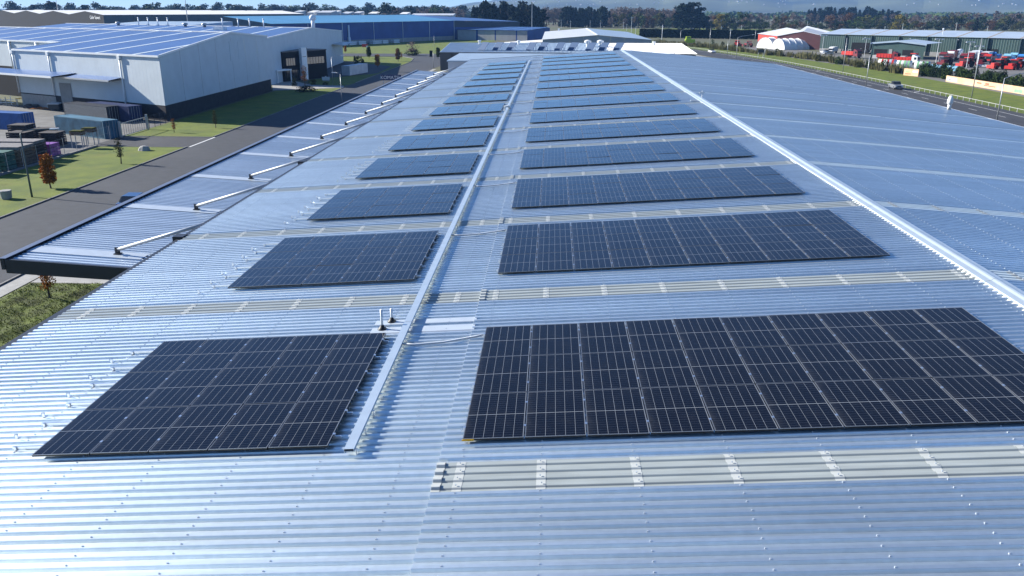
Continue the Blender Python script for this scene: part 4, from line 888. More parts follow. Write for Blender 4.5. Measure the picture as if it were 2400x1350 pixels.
MB().box(xm - .35, xm + .35, 299.6, 405, 8.84, 8.95).build('ridge_capping', 'white_paint', g)
for x in (xa, xb): MB().box(x - .05, x + .05, 300.1, 404, 0, 7.1).build('side_wall', 'conc_panel', g)
MB().box(3.5, 4.3, 380, 381, 8.3, 9.2).build('roof_vent', 'white_paint', g)
lo = thing('low_office', 'low white-roofed office with dark windows before the grey gabled warehouse', 'building', (-12, 330, 0)); MB().box(-18, -3, 325, 345, 0, 4.2).build('wall', 'sign_white', lo); MB().prism([(-19, 324), (-2.6, 324), (-2.6, 346), (-19, 346)], 4.2, [4.5, 5.6, 5.6, 4.5]).build('roof', 'roof_white', lo); MB().box(-17.6, -10.5, 324.9, 325.0, 2.2, 4.0).build('window_band', 'dark_glass', lo)
for i in range(6): MB().box(-17.4 + i*1.15, -17.1 + i*1.15, 324.8, 324.9, 2.2, 4.0).build('window_post', 'crate_wood', lo)
# concrete panel building with blue roof
cb = thing('concrete_store', 'pale concrete panel building with blue ribbed roof beside the pine trees', 'building', (-35, 492, 0))
P0c, P1c = Vector((-55.5, 497, 0)), Vector((-13.5, 480, 0)); dv = (P1c - P0c); nb = Vector((-dv.y, dv.x, 0)).normalized()
for i in range(4):
    a = P0c.lerp(P1c, (0, .30, .56, .86)[i]); b = P0c.lerp(P1c, (.27, .54, .84, 1)[i]); MB().quad(up(a, 0), up(b, 0), up(b, 5.7), up(a, 5.7)).build('wall_panel', 'conc_panel', cb)
    c = P0c.lerp(P1c, (.27, .54, .84, 1)[i]); d = P0c.lerp(P1c, (.30, .56, .86, 1)[i])
    if i < 3: MB().quad(up(c, 0), up(d, 0), up(d, 5.6), up(c, 5.6)).build('column', 'bluewall', cb)
MB().quad(up(P1c, 0), up(P1c + nb * 34, 0), up(P1c + nb * 34, 6.8), up(P1c, 5.7)).build('wall_panel', 'bluewall', cb)
for i in range(10):
    a = P0c.lerp(P1c, i/10) - nb * .6; b = P0c.lerp(P1c, (i + .88)/10) - nb * .6; e = P0c.lerp(P1c, (i + 1)/10) - nb * .6
    MB().quad(up(a, 5.85), up(b, 5.85), up(b + nb*35, 7.0), up(a + nb*35, 7.0)).build('roof_sheet', 'bluewall' if i % 2 else 'blue_roof', cb); MB().quad(up(b, 5.9), up(e, 5.9), up(e + nb*35, 7.05), up(b + nb*35, 7.05)).build('translucent_sheet', 'cyan_roof', cb)
# long blue warehouse
bw = thing('blue_warehouse', 'very long dark blue warehouse with pale cyan roof behind the lawn', 'warehouse', (-82, 460, 0))
K = Vector((-58, 500, 0)); du = Vector((-.523, -.852, 0)); dn = Vector((-.852, .523, 0))
for i in range(6):
    a = K + du * (23*i); b = K + du * (23*(i+1) - .1)
    MB().quad(up(b, 2.2), up(a, 2.2), up(a, 10.8), up(b, 10.8)).build('wall_panel', 'bluewall', bw); MB().quad(up(b, 0), up(a, 0), up(a, 2.2), up(b, 2.2)).build('concrete_base', 'grey_wall', bw)
    MB().quad(up(a - dn*.6, 10.9), up(a + dn*34, 14.0), up(b + dn*34, 14.0), up(b - dn*.6, 10.9)).build('roof_sheet', 'cyan_roof', bw)
    mb = MB(); p = a - dn * .15; mb.tube([up(p, 0), up(p, 10.7)], .14, 6); mb.build('downpipe', 'pale_roof', bw)
e2 = K + Vector((38, 34, 0)); MB().quad(up(K, 0), up(e2, 0), up(e2, 9.5), up(K, 10.8)).build('wall_panel', 'bluewall', bw); MB().quad(up(K - dn*.05 + Vector((0, -.06, 0)), 7.2), up(e2 + Vector((0, -.06, 0)), 6.4), up(e2 + Vector((0, -.06, 0)), 9.4), up(K + Vector((0, -.06, 0)), 10.7)).build('end_shade_band', 'bluewall_shaded', bw)  # shade on the end wall is painted as a darker overlay
MB().poly([up(K - dn*.6, 10.9), up(e2, 9.9), up(e2 + dn*34, 11.6), up(K + dn*34, 14.0)]).build('roof_sheet', 'blue_roof', bw)
p = K + du * 88 - dn * .5; mb = MB(); mb.tube([up(p, 0), up(p, 3.6), up(p, 3.7), up(p, 9.6)], [.8, .8, .5, .5], 10); mb.build('silo_duct', 'pale_roof', bw, smooth=True)
for i, (f, w) in enumerate(((72, 3.2), (66, 2.2), (83, 2.6), (90, 2.4), (57, 2.2), (97, 3))):
    p = K + du * f - dn * 4; t = thing('stored_block', f'pale stored pallet pile along the blue warehouse, {ORD[i] if i else "first"} of the row', 'stack', up(p, 0), 'piles before the blue warehouse')
    for l in range(3): q = p + du * rnd.uniform(-.4, .4); MB().obox(up(q, .3 + l*.55), du * w, dn * 1.3, (0, 0, .25)).build('layer', 'cont_white' if l % 2 else 'pale_roof', t)
# dark distribution shed with lettering
ds = thing('dark_warehouse', 'huge dark warehouse with white roof and white lettering at the left horizon', 'warehouse', (-254, 467, 0))
KA, KB, KC = Vector((-254, 467, 0)), Vector((-173, 585, 0)), Vector((-381, 584, 0)); tv = KC - KA; uv_ = KB - KA
mat('dark_cladding_lit', (.10, .115, .13), .55, noise=.1, scale=.2)  # dark side wall; the glancing light on it is painted into this colour
for i in range(8):
    a, b = KA.lerp(KB, i/8), KA.lerp(KB, (i+.995)/8); MB().quad(up(a, 0), up(b, 0), up(b, 13.9), up(a, 13.9)).build('wall_panel', 'dark_cladding_lit', ds)
for k in range(4):
    t0, tm, t1 = k/3, (k+.5)/3, (k+1)/3; a, m_, b = KA + tv*t0, KA + tv*tm, KA + tv*t1
    MB().poly([up(b, 0), up(a, 0), up(a, 13.9), up(m_, 15.8), up(b, 13.9)]).build('gable_wall', 'black_panel', ds)
    MB().poly([up(a, 13.98), up(a + uv_, 13.98), up(m_ + uv_, 15.9), up(m_, 15.9)]).build('roof', 'roof_white', ds); MB().poly([up(m_, 15.9), up(m_ + uv_, 15.9), up(b + uv_, 13.98), up(b, 13.98)]).build('roof', 'roof_white', ds)
fd = -tv.normalized(); lp = KA + tv * .075 + Vector((fd.y, -fd.x, 0)) * .25
lettering('lettering', 'Calder Stewart', 2.7, 'sign_white', ds, (lp.x, lp.y, 12.4), (math.pi/2, 0, math.atan2(fd.y, fd.x)), .05)
wr = thing('pale_roof_shed', 'low pale blue roof tucked behind the white warehouse ridge', 'shed', (-150, 290, 0)); MB().prism([(-162, 270), (-128, 270), (-118, 300), (-152, 300)], 0, 11.6).build('wall', 'rust', wr); MB().prism([(-163, 269), (-127, 269), (-117, 301), (-151, 301)], 11.6, [11.8, 11.8, 13.2, 13.2]).build('roof', 'roof_light', wr)
# ================================================================ RIGHT SIDE
mat('green_wall', (.035, .075, .068), .55, noise=.1, scale=.3); mat('maroon_wall', (.075, .018, .02), .6, noise=.12, scale=.3); mat('red_wall', (.50, .05, .03), .5, noise=.1, scale=.5); mat('rust_sheet', (.36, .30, .24), .6, noise=.2, scale=.6)
mat('green_roof', (.50, .58, .66), .45, .3, noise=.06, scale=.2); mat('tent_white', (.80, .80, .79), .6, noise=.03, scale=.4); mat('hoop', (.25, .27, .30), .5)
gw = thing('green_warehouse', 'long dark green warehouse with pale roof behind the truck yard', 'warehouse', (148, 340, 0))
GA, GB = Vector((118, 368, 0)), Vector((236, 268, 0)); gd = (GB - GA).normalized(); gn = Vector((-gd.y, gd.x, 0)); GL = (GB - GA).length
def gp(s, q, z): p = GA + gd * s + gn * q; return (p.x, p.y, z)
k = 14
for i in range(k):
    a, b = GL * i / k, GL * (i + .99) / k; mb = MB(); n = 12
    for q in range(n):
        s0 = a + (b - a) * q / n; s1 = a + (b - a) * (q + 1) / n; sm = s0 + (s1 - s0) * .7
        mb.quad(gp(s0, 0, 1.6), gp(sm, 0, 1.6), gp(sm, 0, 7.4), gp(s0, 0, 7.4)); mb.quad(gp(sm, 0, 1.6), gp(s1, -.08, 1.6), gp(s1, -.08, 7.4), gp(sm, 0, 7.4))
    mb.build('wall_panel', 'green_wall', gw); MB().quad(gp(a, -.05, 0), gp(b, -.05, 0), gp(b, -.05, 1.6), gp(a, -.05, 1.6)).build('concrete_base', 'grey_wall', gw)
    s0, s1 = a, b - .7; MB().poly([gp(s0, -.5, 7.5), gp(s1, -.5, 7.5), gp(s1, 21, 9.4), gp(s0, 21, 9.4)]).build('roof_sheet', 'green_roof', gw); MB().poly([gp(s1, -.5, 7.52), gp(GL*(i+1)/k, -.5, 7.52), gp(GL*(i+1)/k, 21, 9.42), gp(s1, 21, 9.42)]).build('translucent_sheet', 'rust_sheet', gw)
    if i % 1 == 0: mb = MB(); mb.obox(gp(b, -.35, 3.7), gd * .12, gn * .35, (0, 0, 3.7)); mb.build('fin', 'green_steel', gw)
MB().quad(gp(0, 0, 0), gp(0, 21, 0), gp(0, 21, 9.3), gp(0, 0, 7.4)).build('end_wall', 'green_wall', gw)
for s0, s1, z in ((14, 27, 4.4), (64, 70, 3.4)): MB().quad(gp(s0, -.12, 0), gp(s1, -.12, 0), gp(s1, -.12, z), gp(s0, -.12, z)).build('roller_door', 'black_panel', gw)
for s in (20, 38, 56, 84): mb = MB(); mb.tube([gp(s, -.1, 6.3), gp(s, -1.6, 6.6)], .05, 6); mb.obox(gp(s, -1.9, 6.6), gd*.2, gn*.4, (0, 0, .07)); mb.build('wall_lamp', 'pale_roof', gw)
p = gp(47, 8, 8.1); mb = MB(); mb.tube([p, (p[0], p[1], 10.2)], .12, 6); mb.tube([(p[0], p[1], 10.0), (p[0], p[1], 10.6)], .35, 8); mb.build('flue', 'white_paint', gw)
# gabled entrance block of the green warehouse
en = thing('workshop_entrance', 'green gabled workshop block with white barge in front of the green warehouse', 'building', (132, 322, 0))
E0, E1 = Vector((124.6, 324.5, 0)), Vector((139.3, 312.0, 0)); ed = (E1 - E0).normalized(); ev = Vector((-ed.y, ed.x, 0)); EL = (E1 - E0).length
def ep(s, q, z): p = E0 + ed*s + ev*q; return (p.x, p.y, z)
for i, (a, b, z0, m) in enumerate(((0, 1, 0, 'green_wall'), (1, 6, 3.3, 'green_wall'), (1, 6, 0, 'black_panel'), (6, 11.5, 0, 'green_wall'), (11.5, 15.5, 3.4, 'green_wall'), (11.5, 15.5, 0, 'black_panel'), (15.5, EL, 0, 'green_wall'))):
    za = lambda s: 5.6 + .9 * (1 - abs(s - EL/2) / (EL/2)); top = 3.3 if m == 'black_panel' else None
    MB().quad(ep(a, 0, z0), ep(b, 0, z0), ep(b, 0, top or za(b)), ep(a, 0, top or za(a))).build('door_opening' if top else 'wall_panel', m, en)
MB().poly([ep(-.4, -.5, 5.65), ep(EL/2, -.5, 6.65), ep(EL/2, 18, 6.65), ep(-.4, 18, 5.65)]).build('roof', 'green_roof', en); MB().poly([ep(EL/2, -.5, 6.65), ep(EL + .6, -.5, 5.65), ep(EL + .6, 18, 5.65), ep(EL/2, 18, 6.65)]).build('roof', 'green_roof', en)
trim(ep(-.5, -.55, 5.4), ep(EL/2, -.55, 6.4), .12, .6, 'roof_light', 'barge_board', en); trim(ep(EL/2, -.55, 6.4), ep(EL + .7, -.55, 5.4), .12, .6, 'roof_light', 'barge_board', en)
MB().quad(ep(0, 0, 0), ep(0, 18, 0), ep(0, 18, 5.6), ep(0, 0, 5.6)).build('side_wall', 'green_wall', en)
MB().obox(ep(8, -2.2, .6), ed*6, ev*1.6, (0, 0, .6)).build('dock', 'conc_panel', en); MB().obox(ep(7.2, -.1, 2.3), ed*.6, ev*.06, (0, 0, 1.1)).build('door', 'grey_wall', en)
# red barn and its neighbour roof
rb = thing('red_barn', 'dark red gabled shed with pale roof behind the white tents', 'shed', (120, 400, 0))
MB().quad((103.5, 421, 0), (107.5, 400, 0), (107.5, 400, 5.6), (103.5, 421, 6.2)).build('side_wall', 'red_wall', rb); MB().poly([(107.5, 400, 0), (127.5, 384, 0), (127.5, 384, 5.4), (117.2, 392, 8.0), (107.5, 400, 5.6)]).build('gable_wall', 'maroon_wall', rb)
MB().poly([(102.8, 421.5, 6.1), (107.2, 399.6, 5.6), (117.2, 391.7, 8.15), (115, 413, 9.2)]).build('roof', 'shed_light', rb); MB().poly([(117.2, 391.7, 8.15), (127.9, 383.6, 5.4), (136, 396, 5.6), (124, 410, 9.2)]).build('roof', 'shed_light', rb)
sb = thing('grey_roof_shed', 'pale grey hipped roof between the red shed and the green warehouse', 'shed', (128, 408, 0)); MB().poly([(119, 415, 6.0), (131, 398, 5.8), (134, 404, 7.5), (128, 425, 9.8)]).build('roof', 'shed_light', sb); MB().box(120, 134, 404, 424, 0, 5.7).build('wall', 'maroon_wall', sb)
# arched tents
def tent(label, p0, p1, w, h, n):
    a, b = Vector(p0 + (0,)), Vector(p1 + (0,)); d = (b - a).normalized(); sd = Vector((-d.y, d.x, 0)); t = thing('hoop_tent', label, 'tent', up(a, 0), 'white hoop tents'); L = (b - a).length; K_ = 14
    arc = lambda f, k, s=1.: (a + d*(L*f) + sd * (math.cos(math.pi*k/K_) * w/2 * s)) + Vector((0, 0, math.sin(math.pi*k/K_) * h * s))
    for i in range(n):
        mb = MB()
        for k in range(K_):
            f0, f1, fm = i/n, (i+1)/n, (i+.5)/n
            mb.quad(tuple(arc(f0, k)), tuple(arc(f0, k+1)), tuple(arc(fm, k+1, .97)), tuple(arc(fm, k, .97))); mb.quad(tuple(arc(fm, k, .97)), tuple(arc(fm, k+1, .97)), tuple(arc(f1, k+1)), tuple(arc(f1, k)))
        mb.build('cover', 'tent_white', t, smooth=True)
    for i in range(n + 1): mb = MB(); mb.tube([tuple(arc(i/n, k, 1.012)) for k in range(K_+1)], .09, 5); mb.build('hoop', 'hoop' if i == 0 else 'tent_white', t)
    mb = MB(); mb.poly([tuple(arc(.005, k, .99)) for k in range(K_+1)]); mb.build('end_cover', 'tent_white', t)
tent('shorter white hoop tent with dark front hoop beside the verge', (101.9, 399.8), (109, 405.3), 9.8, 5.0, 2); tent('longer white hoop tent of five bays in front of the red shed', (105.8, 390.5), (121.3, 396), 10.6, 4.8, 5)
# roadside barrier
bf = thing('road_barrier', 'low white post-and-rail barrier along the right-hand road', 'barrier', (86, 200, 0)); mb = MB(); mb.box(-.05, .05, -.05, .05, 0, .8); PM = mb.mesh('post', ['conc_panel'])
y = 128.0
while y < 405: inst('post', PM, bf, (rcurve(y) + 4.9 - 86, y - 200, 0)); y += 2.55
for z in (.72,):
    mb = MB(); ys = [128 + 6*i for i in range(47)]
    for a, b in zip(ys[:-1], ys[1:]): p, q = Vector((rcurve(a) + 4.8, a, z)), Vector((rcurve(b) + 4.8, b, z)); t_ = q - p; mb.obox((p+q)/2, t_/2, Vector((.02, 0, 0)), (0, 0, .035))
    mb.build('rail', 'conc_panel', bf)
# lamps and poles on the right
RL = [(88.9, 167.2, 12.4, 0, 'tall bare light pole on the verge beside the long orange wall'), (86.5, 240.7, 10, 0, 'light pole on the verge opposite the truck yard'), (77.8, 197.1, 7.2, 0, 'light pole rising at the roof edge behind the silver ute'), (77.4, 133.6, 7.0, 7.5, 'long-armed street lamp nearest the right picture edge'), (69.0, 305.5, 7.9, 6, 'long-armed street lamp beside the white end of the shed roof'), (68.9, 447, 6.8, 7, 'long-armed street lamp beside the lime green hut'), (74.8, 393.6, 9.3, 0, 'bare pole behind the white car'), (64.5, 489, 9.4, 0, 'bare pole in front of the clipped dark hedge'), (97.6, 460, 7.5, 0, 'thin pole on the grass before the hedge end'), (111.3, 461, 7.1, 0, 'thin pole at the corner of the red shed'), (80.6, 311, 4.6, 0, 'short pole beside the dark road sign'), (70.5, 330, 6, 0, 'thin pole in front of the hoop tents')]
for x, y, h, arm, lb in RL: cowl_lamp(lb, x, y, h, arm, (.93, .36), 'poles along the right road', r0=.11)
for x, y, h, lb in ((122.3, 325, 7, 'floodlight mast at the open green door'), (132.7, 286, 8.3, 'floodlight mast with crossbar above the striped container'), (135.0, 268.7, 8.0, 'floodlight mast with crossbar among the blue trucks'), (137, 266.6, 6.8, 'shorter floodlight mast beside the crossbar mast'), (114, 351, 7.4, 'floodlight mast at the end of the green warehouse')):
    t = thing('floodlight_mast', lb, 'light mast', (x, y, 0), 'floodlight masts'); mb = MB(); mb.tube([(x, y, 0), (x, y, h)], [.10, .06], 6); mb.build('post', 'pale_roof', t)
    MB().box(x - 1.4, x + 1.4, y - .06, y + .06, h - .05, h + .12).build('crossbar', 'pale_roof', t)
    for dx in (-1.2, 1.2): MB().box(x + dx - .25, x + dx + .25, y - .25, y + .05, h - .22, h + .02).build('lamp', 'pale_roof', t)
t = thing('road_sign', 'dark rectangular road sign on two white posts at the barrier', 'sign', (81.5, 320, 0)); MB().box(80.2, 82.4, 319.95, 320.05, 2.0, 3.2).build('board', 'charcoal', t)
for x in (80.3, 82.2): MB().box(x, x + .12, 320.06, 320.16, 0, 3.2).build('post', 'pale_roof', t)
mat('lime', (.42, .55, .02), .5); t = thing('lime_hut', 'lime green stacked hut on the verge before the hedge', 'hut', (75, 455, 0)); MB().box(72.6, 77.8, 453.5, 456, .3, 2.2).build('body', 'lime', t); MB().box(73.0, 75.6, 453.8, 455.6, 2.2, 3.6).build('upper_box', 'lime', t); MB().box(73.5, 75.1, 453.72, 453.8, 2.9, 3.2).build('lettering_strip', 'sign_navy', t); MB().box(72.7, 77.7, 453.6, 455.9, 0, .3).build('base', 'concrete', t)
# orange mural walls
def mural():
    m = mat('mural', (.62, .36, .20), .75, noise=.12, scale=.5, vcol=(.66, .45, .30)); return m
mural(); mat('mural_mark', (.42, .42, .44), .7, noise=.3, scale=4); mat('mural_green', (.20, .42, .22), .7, noise=.2, scale=3); mat('mural_red', (.45, .12, .06), .7)
def wallrun(label, pts, h, n, marks):
    t = thing('mural_wall', label, 'wall', (*pts[0], 0), 'orange roadside walls'); a, b = Vector((*pts[0], 0)), Vector((*pts[1], 0)); d = (b - a); L = d.length; d.normalize(); sd = Vector((-d.y, d.x, 0))
    if sd.x > 0: sd = -sd
    for i in range(n): p = a + d * (L * (i + .5) / n); MB().obox(up(p, h/2), d * (L/n/2 - .012), sd * .08, (0, 0, h/2)).build('panel', 'mural', t)
    for (f0, f1, z0, z1, m) in marks: p = a + d * (L * (f0 + f1) / 2) + sd * .085; MB().obox(up(p, (z0+z1)/2), d * (L*(f1-f0)/2), sd * .004, (0, 0, (z1-z0)/2)).build('painted_mark', m, t)
wallrun('long pale orange wall with painted marks along the right verge', [(104.5, 214.2), (107.6, 160)], 1.55, 20, [(.01, .10, .35, 1.1, 'sign_white'), (.02, .05, .5, .95, 'mural_mark'), (.06, .09, .5, .95, 'mural_mark'), (.27, .31, .8, 1.1, 'mural_red'), (.33, .42, .5, .7, 'mural_red'), (.34, .37, .8, 1.2, 'mural_red'), (.56, .62, .2, .9, 'mural_green'), (.63, .70, .2, 1.0, 'mural_green'), (.72, .78, .4, 1.1, 'mural_red')])
wallrun('short orange board wall standing alone beside the hedge', [(101.9, 235.2), (104.1, 230.6)], 1.95, 3, [(.15, .55, .9, 1.2, 'mural_green'), (.6, .95, 1.0, 1.5, 'sign_white'), (.1, .5, .4, .6, 'mural_red')])
# vehicles -------------------------------------------------------
mat('tyre', (.012, .012, .012), .8); mat('car_silver', (.42, .44, .46), .3, .6); mat('car_white', (.78, .79, .8), .3); mat('car_blue', (.03, .06, .14), .3, coat=.6); mat('car_pink', (.28, .05, .12), .3, coat=.6)
def profile_body(t, P, prof, w, m, nm, inset=0.):
    """side profile (x along the car, z) given as a closed list, extruded over the width with rounded shoulders"""
    mb = MB(); k = len(prof); rows = [(-w/2, .90), (-w/2 + .12, 1.0), (w/2 - .12, 1.0), (w/2, .90)]; cx = sum(p[0] for p in prof)/k; cz = sum(p[1] for p in prof)/k; n0 = 0
    for yy, s in rows: mb.v += [P(cx + (x - cx)*(.97 + .03*(s == 1.)), yy, cz + (z - cz) * s) for x, z in prof]
    for r_ in range(3):
        for i in range(k): j = (i+1) % k; mb.f.append((r_*k+i, r_*k+j, (r_+1)*k+j, (r_+1)*k+i)); mb.m.append(0)
    mb.f.append(tuple(range(k-1, -1, -1))); mb.m.append(0); mb.f.append(tuple(3*k + i for i in range(k))); mb.m.append(0)
    return mb.build(nm, m, t)
def car(name, label, x, y, rz, m, kind='ute', group='cars'):
    t = thing(name, label, 'car', (x, y, 0), group); c, s = math.cos(rz), math.sin(rz)
    P = lambda a, b, z: (x + a*c - b*s, y + a*s + b*c, z)
    if kind == 'ute':
        L, w = 5.3, 1.9
        body = [(-2.6, .55), (-2.6, 1.05), (-.95, 1.08), (-.9, 1.12), (1.0, 1.12), (2.45, 1.0), (2.62, .75), (2.6, .45), (2.1, .35), (-2.2, .38)]
        cab = [(-1.0, 1.10), (-.75, 1.72), (.35, 1.76), (1.15, 1.13)]
    else:
        L, w = 4.5, 1.8
        body = [(-2.2, .4), (-2.22, .85), (-1.5, .95), (1.0, .93), (2.1, .75), (2.22, .5), (2.1, .28), (-2.0, .28)]
        cab = [(-1.75, .93), (-1.2, 1.38), (.1, 1.45), (1.15, .93)]
    profile_body(t, P, body, w, m, 'body'); g = profile_body(t, P, cab, w - .22, 'dark_glass', 'glasshouse')
    (ax, az), (bx, bz) = cab[1], cab[2]; MB().quad(P(ax - .02, -w/2 + .2, az + .015), P(bx + .05, -w/2 + .2, bz + .015), P(bx + .05, w/2 - .2, bz + .015), P(ax - .02, w/2 - .2, az + .015)).build('roof', m, t)
    if kind == 'ute':
        MB().poly([P(-2.45, -.75, 1.075), P(-1.05, -.75, 1.085), P(-1.05, .75, 1.085), P(-2.45, .75, 1.075)]).build('tray', 'charcoal', t)
        MB().poly([P(2.635, -.7, .55), P(2.635, .7, .55), P(2.60, .7, .92), P(2.60, -.7, .92)]).build('grille', 'charcoal', t)
    wr_ = .38 if kind == 'ute' else .32
    for a in (-L*.31, L*.31):
        for b in (-w/2 + .08, w/2 - .08):
            mb = MB(); q = .11; mb.tube([P(a, b - q, wr_), P(a, b + q, wr_)], wr_, 14); wh = mb.build('wheel', 'tyre', t); mb = MB(); mb.tube([P(a, b - q - .01, wr_), P(a, b + q + .01, wr_)], wr_ * .58, 10); mb.build('rim', 'alu', wh)
    for b in (-w/2 + .3, w/2 - .3): MB().obox(P(L/2 - .06, b, .80 if kind == 'ute' else .62), (c*.05, s*.05, 0), (-s*.2, c*.2, 0), (0, 0, .08)).build('headlight', 'sign_white', t); MB().obox(P(-L/2 + .02, b, .85 if kind == 'ute' else .75), (c*.04, s*.04, 0), (-s*.12, c*.12, 0), (0, 0, .1)).build('tail_light', 'sign_red', t)
    return t
car('pickup_truck', 'silver double-cab ute driving towards the camera on the right-hand road', 83.0, 192.2, R(-94), 'car_silver', 'ute')
car('parked_car', 'white car driving far up the right-hand road', 69.4, 357, R(-78), 'car_white', 'sedan')
car('parked_car', 'dark blue car parked on the road, mostly hidden behind the canopy edge', -38.0, 62.6, R(90), 'car_blue', 'sedan'); car('parked_car', 'dark pink car parked on the road, its roof just showing over the canopy edge', -36.2, 53.6, R(90), 'car_pink', 'sedan')
def truck(label, x, y, rz, cab_m, body_m, kind='tipper', sc=1., group='trucks in the yard'):
    t = thing('truck', label, 'truck', (x, y, 0), group); c, s = math.cos(rz)*sc, math.sin(rz)*sc
    P = lambda a, b, z: (x + a*c - b*s, y + a*s + b*c, z*sc)
    def bx(a0, a1, b0, b1, z0, z1, m, nm, par=t, tap=0.):
        mb = MB(); pts = [P(a0, b0, 0)[:2], P(a1, b0, 0)[:2], P(a1, b1, 0)[:2], P(a0, b1, 0)[:2]]
        mb.prism(pts, z0*sc, z1*sc); 
        if tap:
            for i in (5, 6): v = Vector(mb.v[i]); w_ = Vector(P(a1 - tap, b0 if i == 5 else b1, z1)); mb.v[i] = tuple(w_)
        return mb.build(nm, m, par)
    bx(-4, 3.4, -.5, .5, .7, 1.0, 'charcoal', 'chassis')
    cb_ = bx(1.6, 3.7, -1.2, 1.2, .75, 2.9, cab_m, 'cab', tap=.25); bx(3.45, 3.72, -1.08, 1.08, 1.75, 2.6, 'dark_glass', 'windscreen', cb_); bx(3.68, 3.78, -1.1, 1.1, .6, 1.2, 'charcoal', 'bumper', cb_); bx(1.7, 3.0, -1.15, 1.15, 2.9, 3.3, cab_m, 'air_deflector', cb_, .7)
    for b in (-1.22, 1.20): bx(2.4, 3.2, b, b + .03, 1.8, 2.55, 'dark_glass', 'side_window', cb_)
    if kind == 'tipper':
        bx(-4.1, 1.4, -1.2, 1.2, 1.1, 1.2, body_m, 'deck')
        for b in (-1.25, 1.17): bx(-4.1, 1.4, b, b + .08, 1.2, 2.4, body_m, 'bin_side')
        for a in (-4.15, 1.32): bx(a, a + .08, -1.2, 1.2, 1.2, 2.4, body_m, 'bin_end')
        for q in range(5): bx(-3.8 + q*1.1, -3.68 + q*1.1, -1.32, -1.25, 1.15, 2.35, body_m, 'bin_rib')
    elif kind == 'box': bx(-4.2, 1.4, -1.25, 1.25, 1.05, 3.5, body_m, 'box')
    elif kind == 'mixer':
        mb = MB(); mb.tube([P(1.1, 0, 1.9), P(.6, 0, 2.0), P(-1.2, 0, 2.5), P(-3, 0, 3.0), P(-3.8, 0, 3.3)], [.5*sc, 1.0*sc, 1.25*sc, .9*sc, .5*sc], 12); mb.build('drum', body_m, t, smooth=True)
    for a in (2.6, -1.6, -2.9):
        for b in (-1.05, 1.05): mb = MB(); mb.tube([P(a, b - .15, .5), P(a, b + .15, .5)], .5*sc, 12); mb.build('wheel', 'tyre', t)
    return t
def tractor(label, x, y, rz, m, sc=1.):
    t = thing('farm_machine', label, 'machine', (x, y, 0), 'red machines in the yard'); c, s = math.cos(rz)*sc, math.sin(rz)*sc
    P = lambda a, b, z: (x + a*c - b*s, y + a*s + b*c, z*sc)
    def bx(a0, a1, b0, b1, z0, z1, m_, nm): return MB().prism([P(a0, b0, 0)[:2], P(a1, b0, 0)[:2], P(a1, b1, 0)[:2], P(a0, b1, 0)[:2]], z0*sc, z1*sc).build(nm, m_, t)
    bx(.2, 2.4, -.5, .5, .9, 1.7, m, 'bonnet'); bx(-1.5, .2, -.8, .8, .8, 1.5, m, 'body'); bx(-1.2, .2, -.75, .75, 1.5, 2.5, 'dark_glass', 'cabin'); bx(-1.4, .4, -.85, .85, 2.5, 2.7, m, 'cabin_roof')
    for a, r_ in ((-.9, .85), (1.8, .55)):
        for b in (-.95, .95): mb = MB(); mb.tube([P(a, b - .2, r_), P(a, b + .2, r_)], r_*sc, 14); mb.build('wheel', 'tyre', t)
    bx(2.4, 3.2, -1.1, 1.1, .3, 1.1, m, 'bucket'); bx(-1.3, -.9, -1.0, 1.0, 1.6, 1.9, m, 'mudguard')
    return t
mat('truck_blue', (.05, .22, .55), .4, noise=.1, scale=1); mat('truck_cyan', (.22, .45, .62), .4, noise=.1, scale=1); mat('truck_red', (.50, .03, .02), .4, noise=.1, scale=1); mat('truck_maroon', (.16, .012, .02), .45); mat('truck_white', (.72, .73, .74), .4); mat('truck_orange', (.62, .10, .02), .4)
gz = math.atan2(gd.y, gd.x) - math.pi/2
TR = [(148.5, 309.5, 'truck_white', 'truck_maroon', 'box', 'white-topped box truck with maroon front, nearest the workshop block'), (152.6, 314, 'truck_white', 'truck_white', 'mixer', 'all-white mixer truck behind the maroon fronts'), (151.5, 300.5, 'truck_maroon', 'truck_white', 'box', 'maroon truck with white box beside the crossbar mast'), (156.8, 309, 'truck_cyan', 'truck_white', 'box', 'pale cyan cab truck with white box'), (156.5, 301, 'truck_maroon', 'truck_white', 'box', 'maroon truck with white box beside the cyan cab'), (161.5, 305, 'truck_blue', 'truck_blue', 'tipper', 'strong blue tipper truck in the middle of the row'), (160.5, 293, 'truck_cyan', 'truck_cyan', 'tipper', 'pale blue tipper truck behind the red machines'), (164.3, 290.5, 'truck_blue', 'truck_blue', 'tipper', 'blue tipper truck behind the red machines'), (168, 287, 'truck_white', 'truck_white', 'tipper', 'white tipper truck between two blue ones'), (171.5, 283.5, 'truck_blue', 'truck_cyan', 'tipper', 'blue and cyan tipper truck nearest the right picture edge'), (175, 281, 'truck_cyan', 'truck_blue', 'tipper', 'cyan cab tipper truck cut by the right picture edge')]
TR += [(166.5, 300, 'truck_cyan', 'truck_blue', 'tipper', 'cyan cab tipper at the back of the blue row'), (170.5, 296.5, 'truck_blue', 'truck_blue', 'tipper', 'all-blue tipper at the back of the blue row'), (174.5, 292.5, 'truck_white', 'truck_cyan', 'tipper', 'white cab with cyan bin at the back right of the row'), (143.5, 303, 'truck_maroon', 'truck_maroon', 'tipper', 'low maroon tipper beside the pink-ended container'), (146.5, 294, 'truck_maroon', 'truck_red', 'tipper', 'maroon cab with red bin in front of the white boxes'), (152.5, 290, 'truck_red', 'truck_maroon', 'tipper', 'red cab with maroon bin in the middle of the yard')]
for x, y, a, b, k_, lb in TR: truck(lb, x, y, gz + rnd.uniform(-.08, .08), a, b, k_)
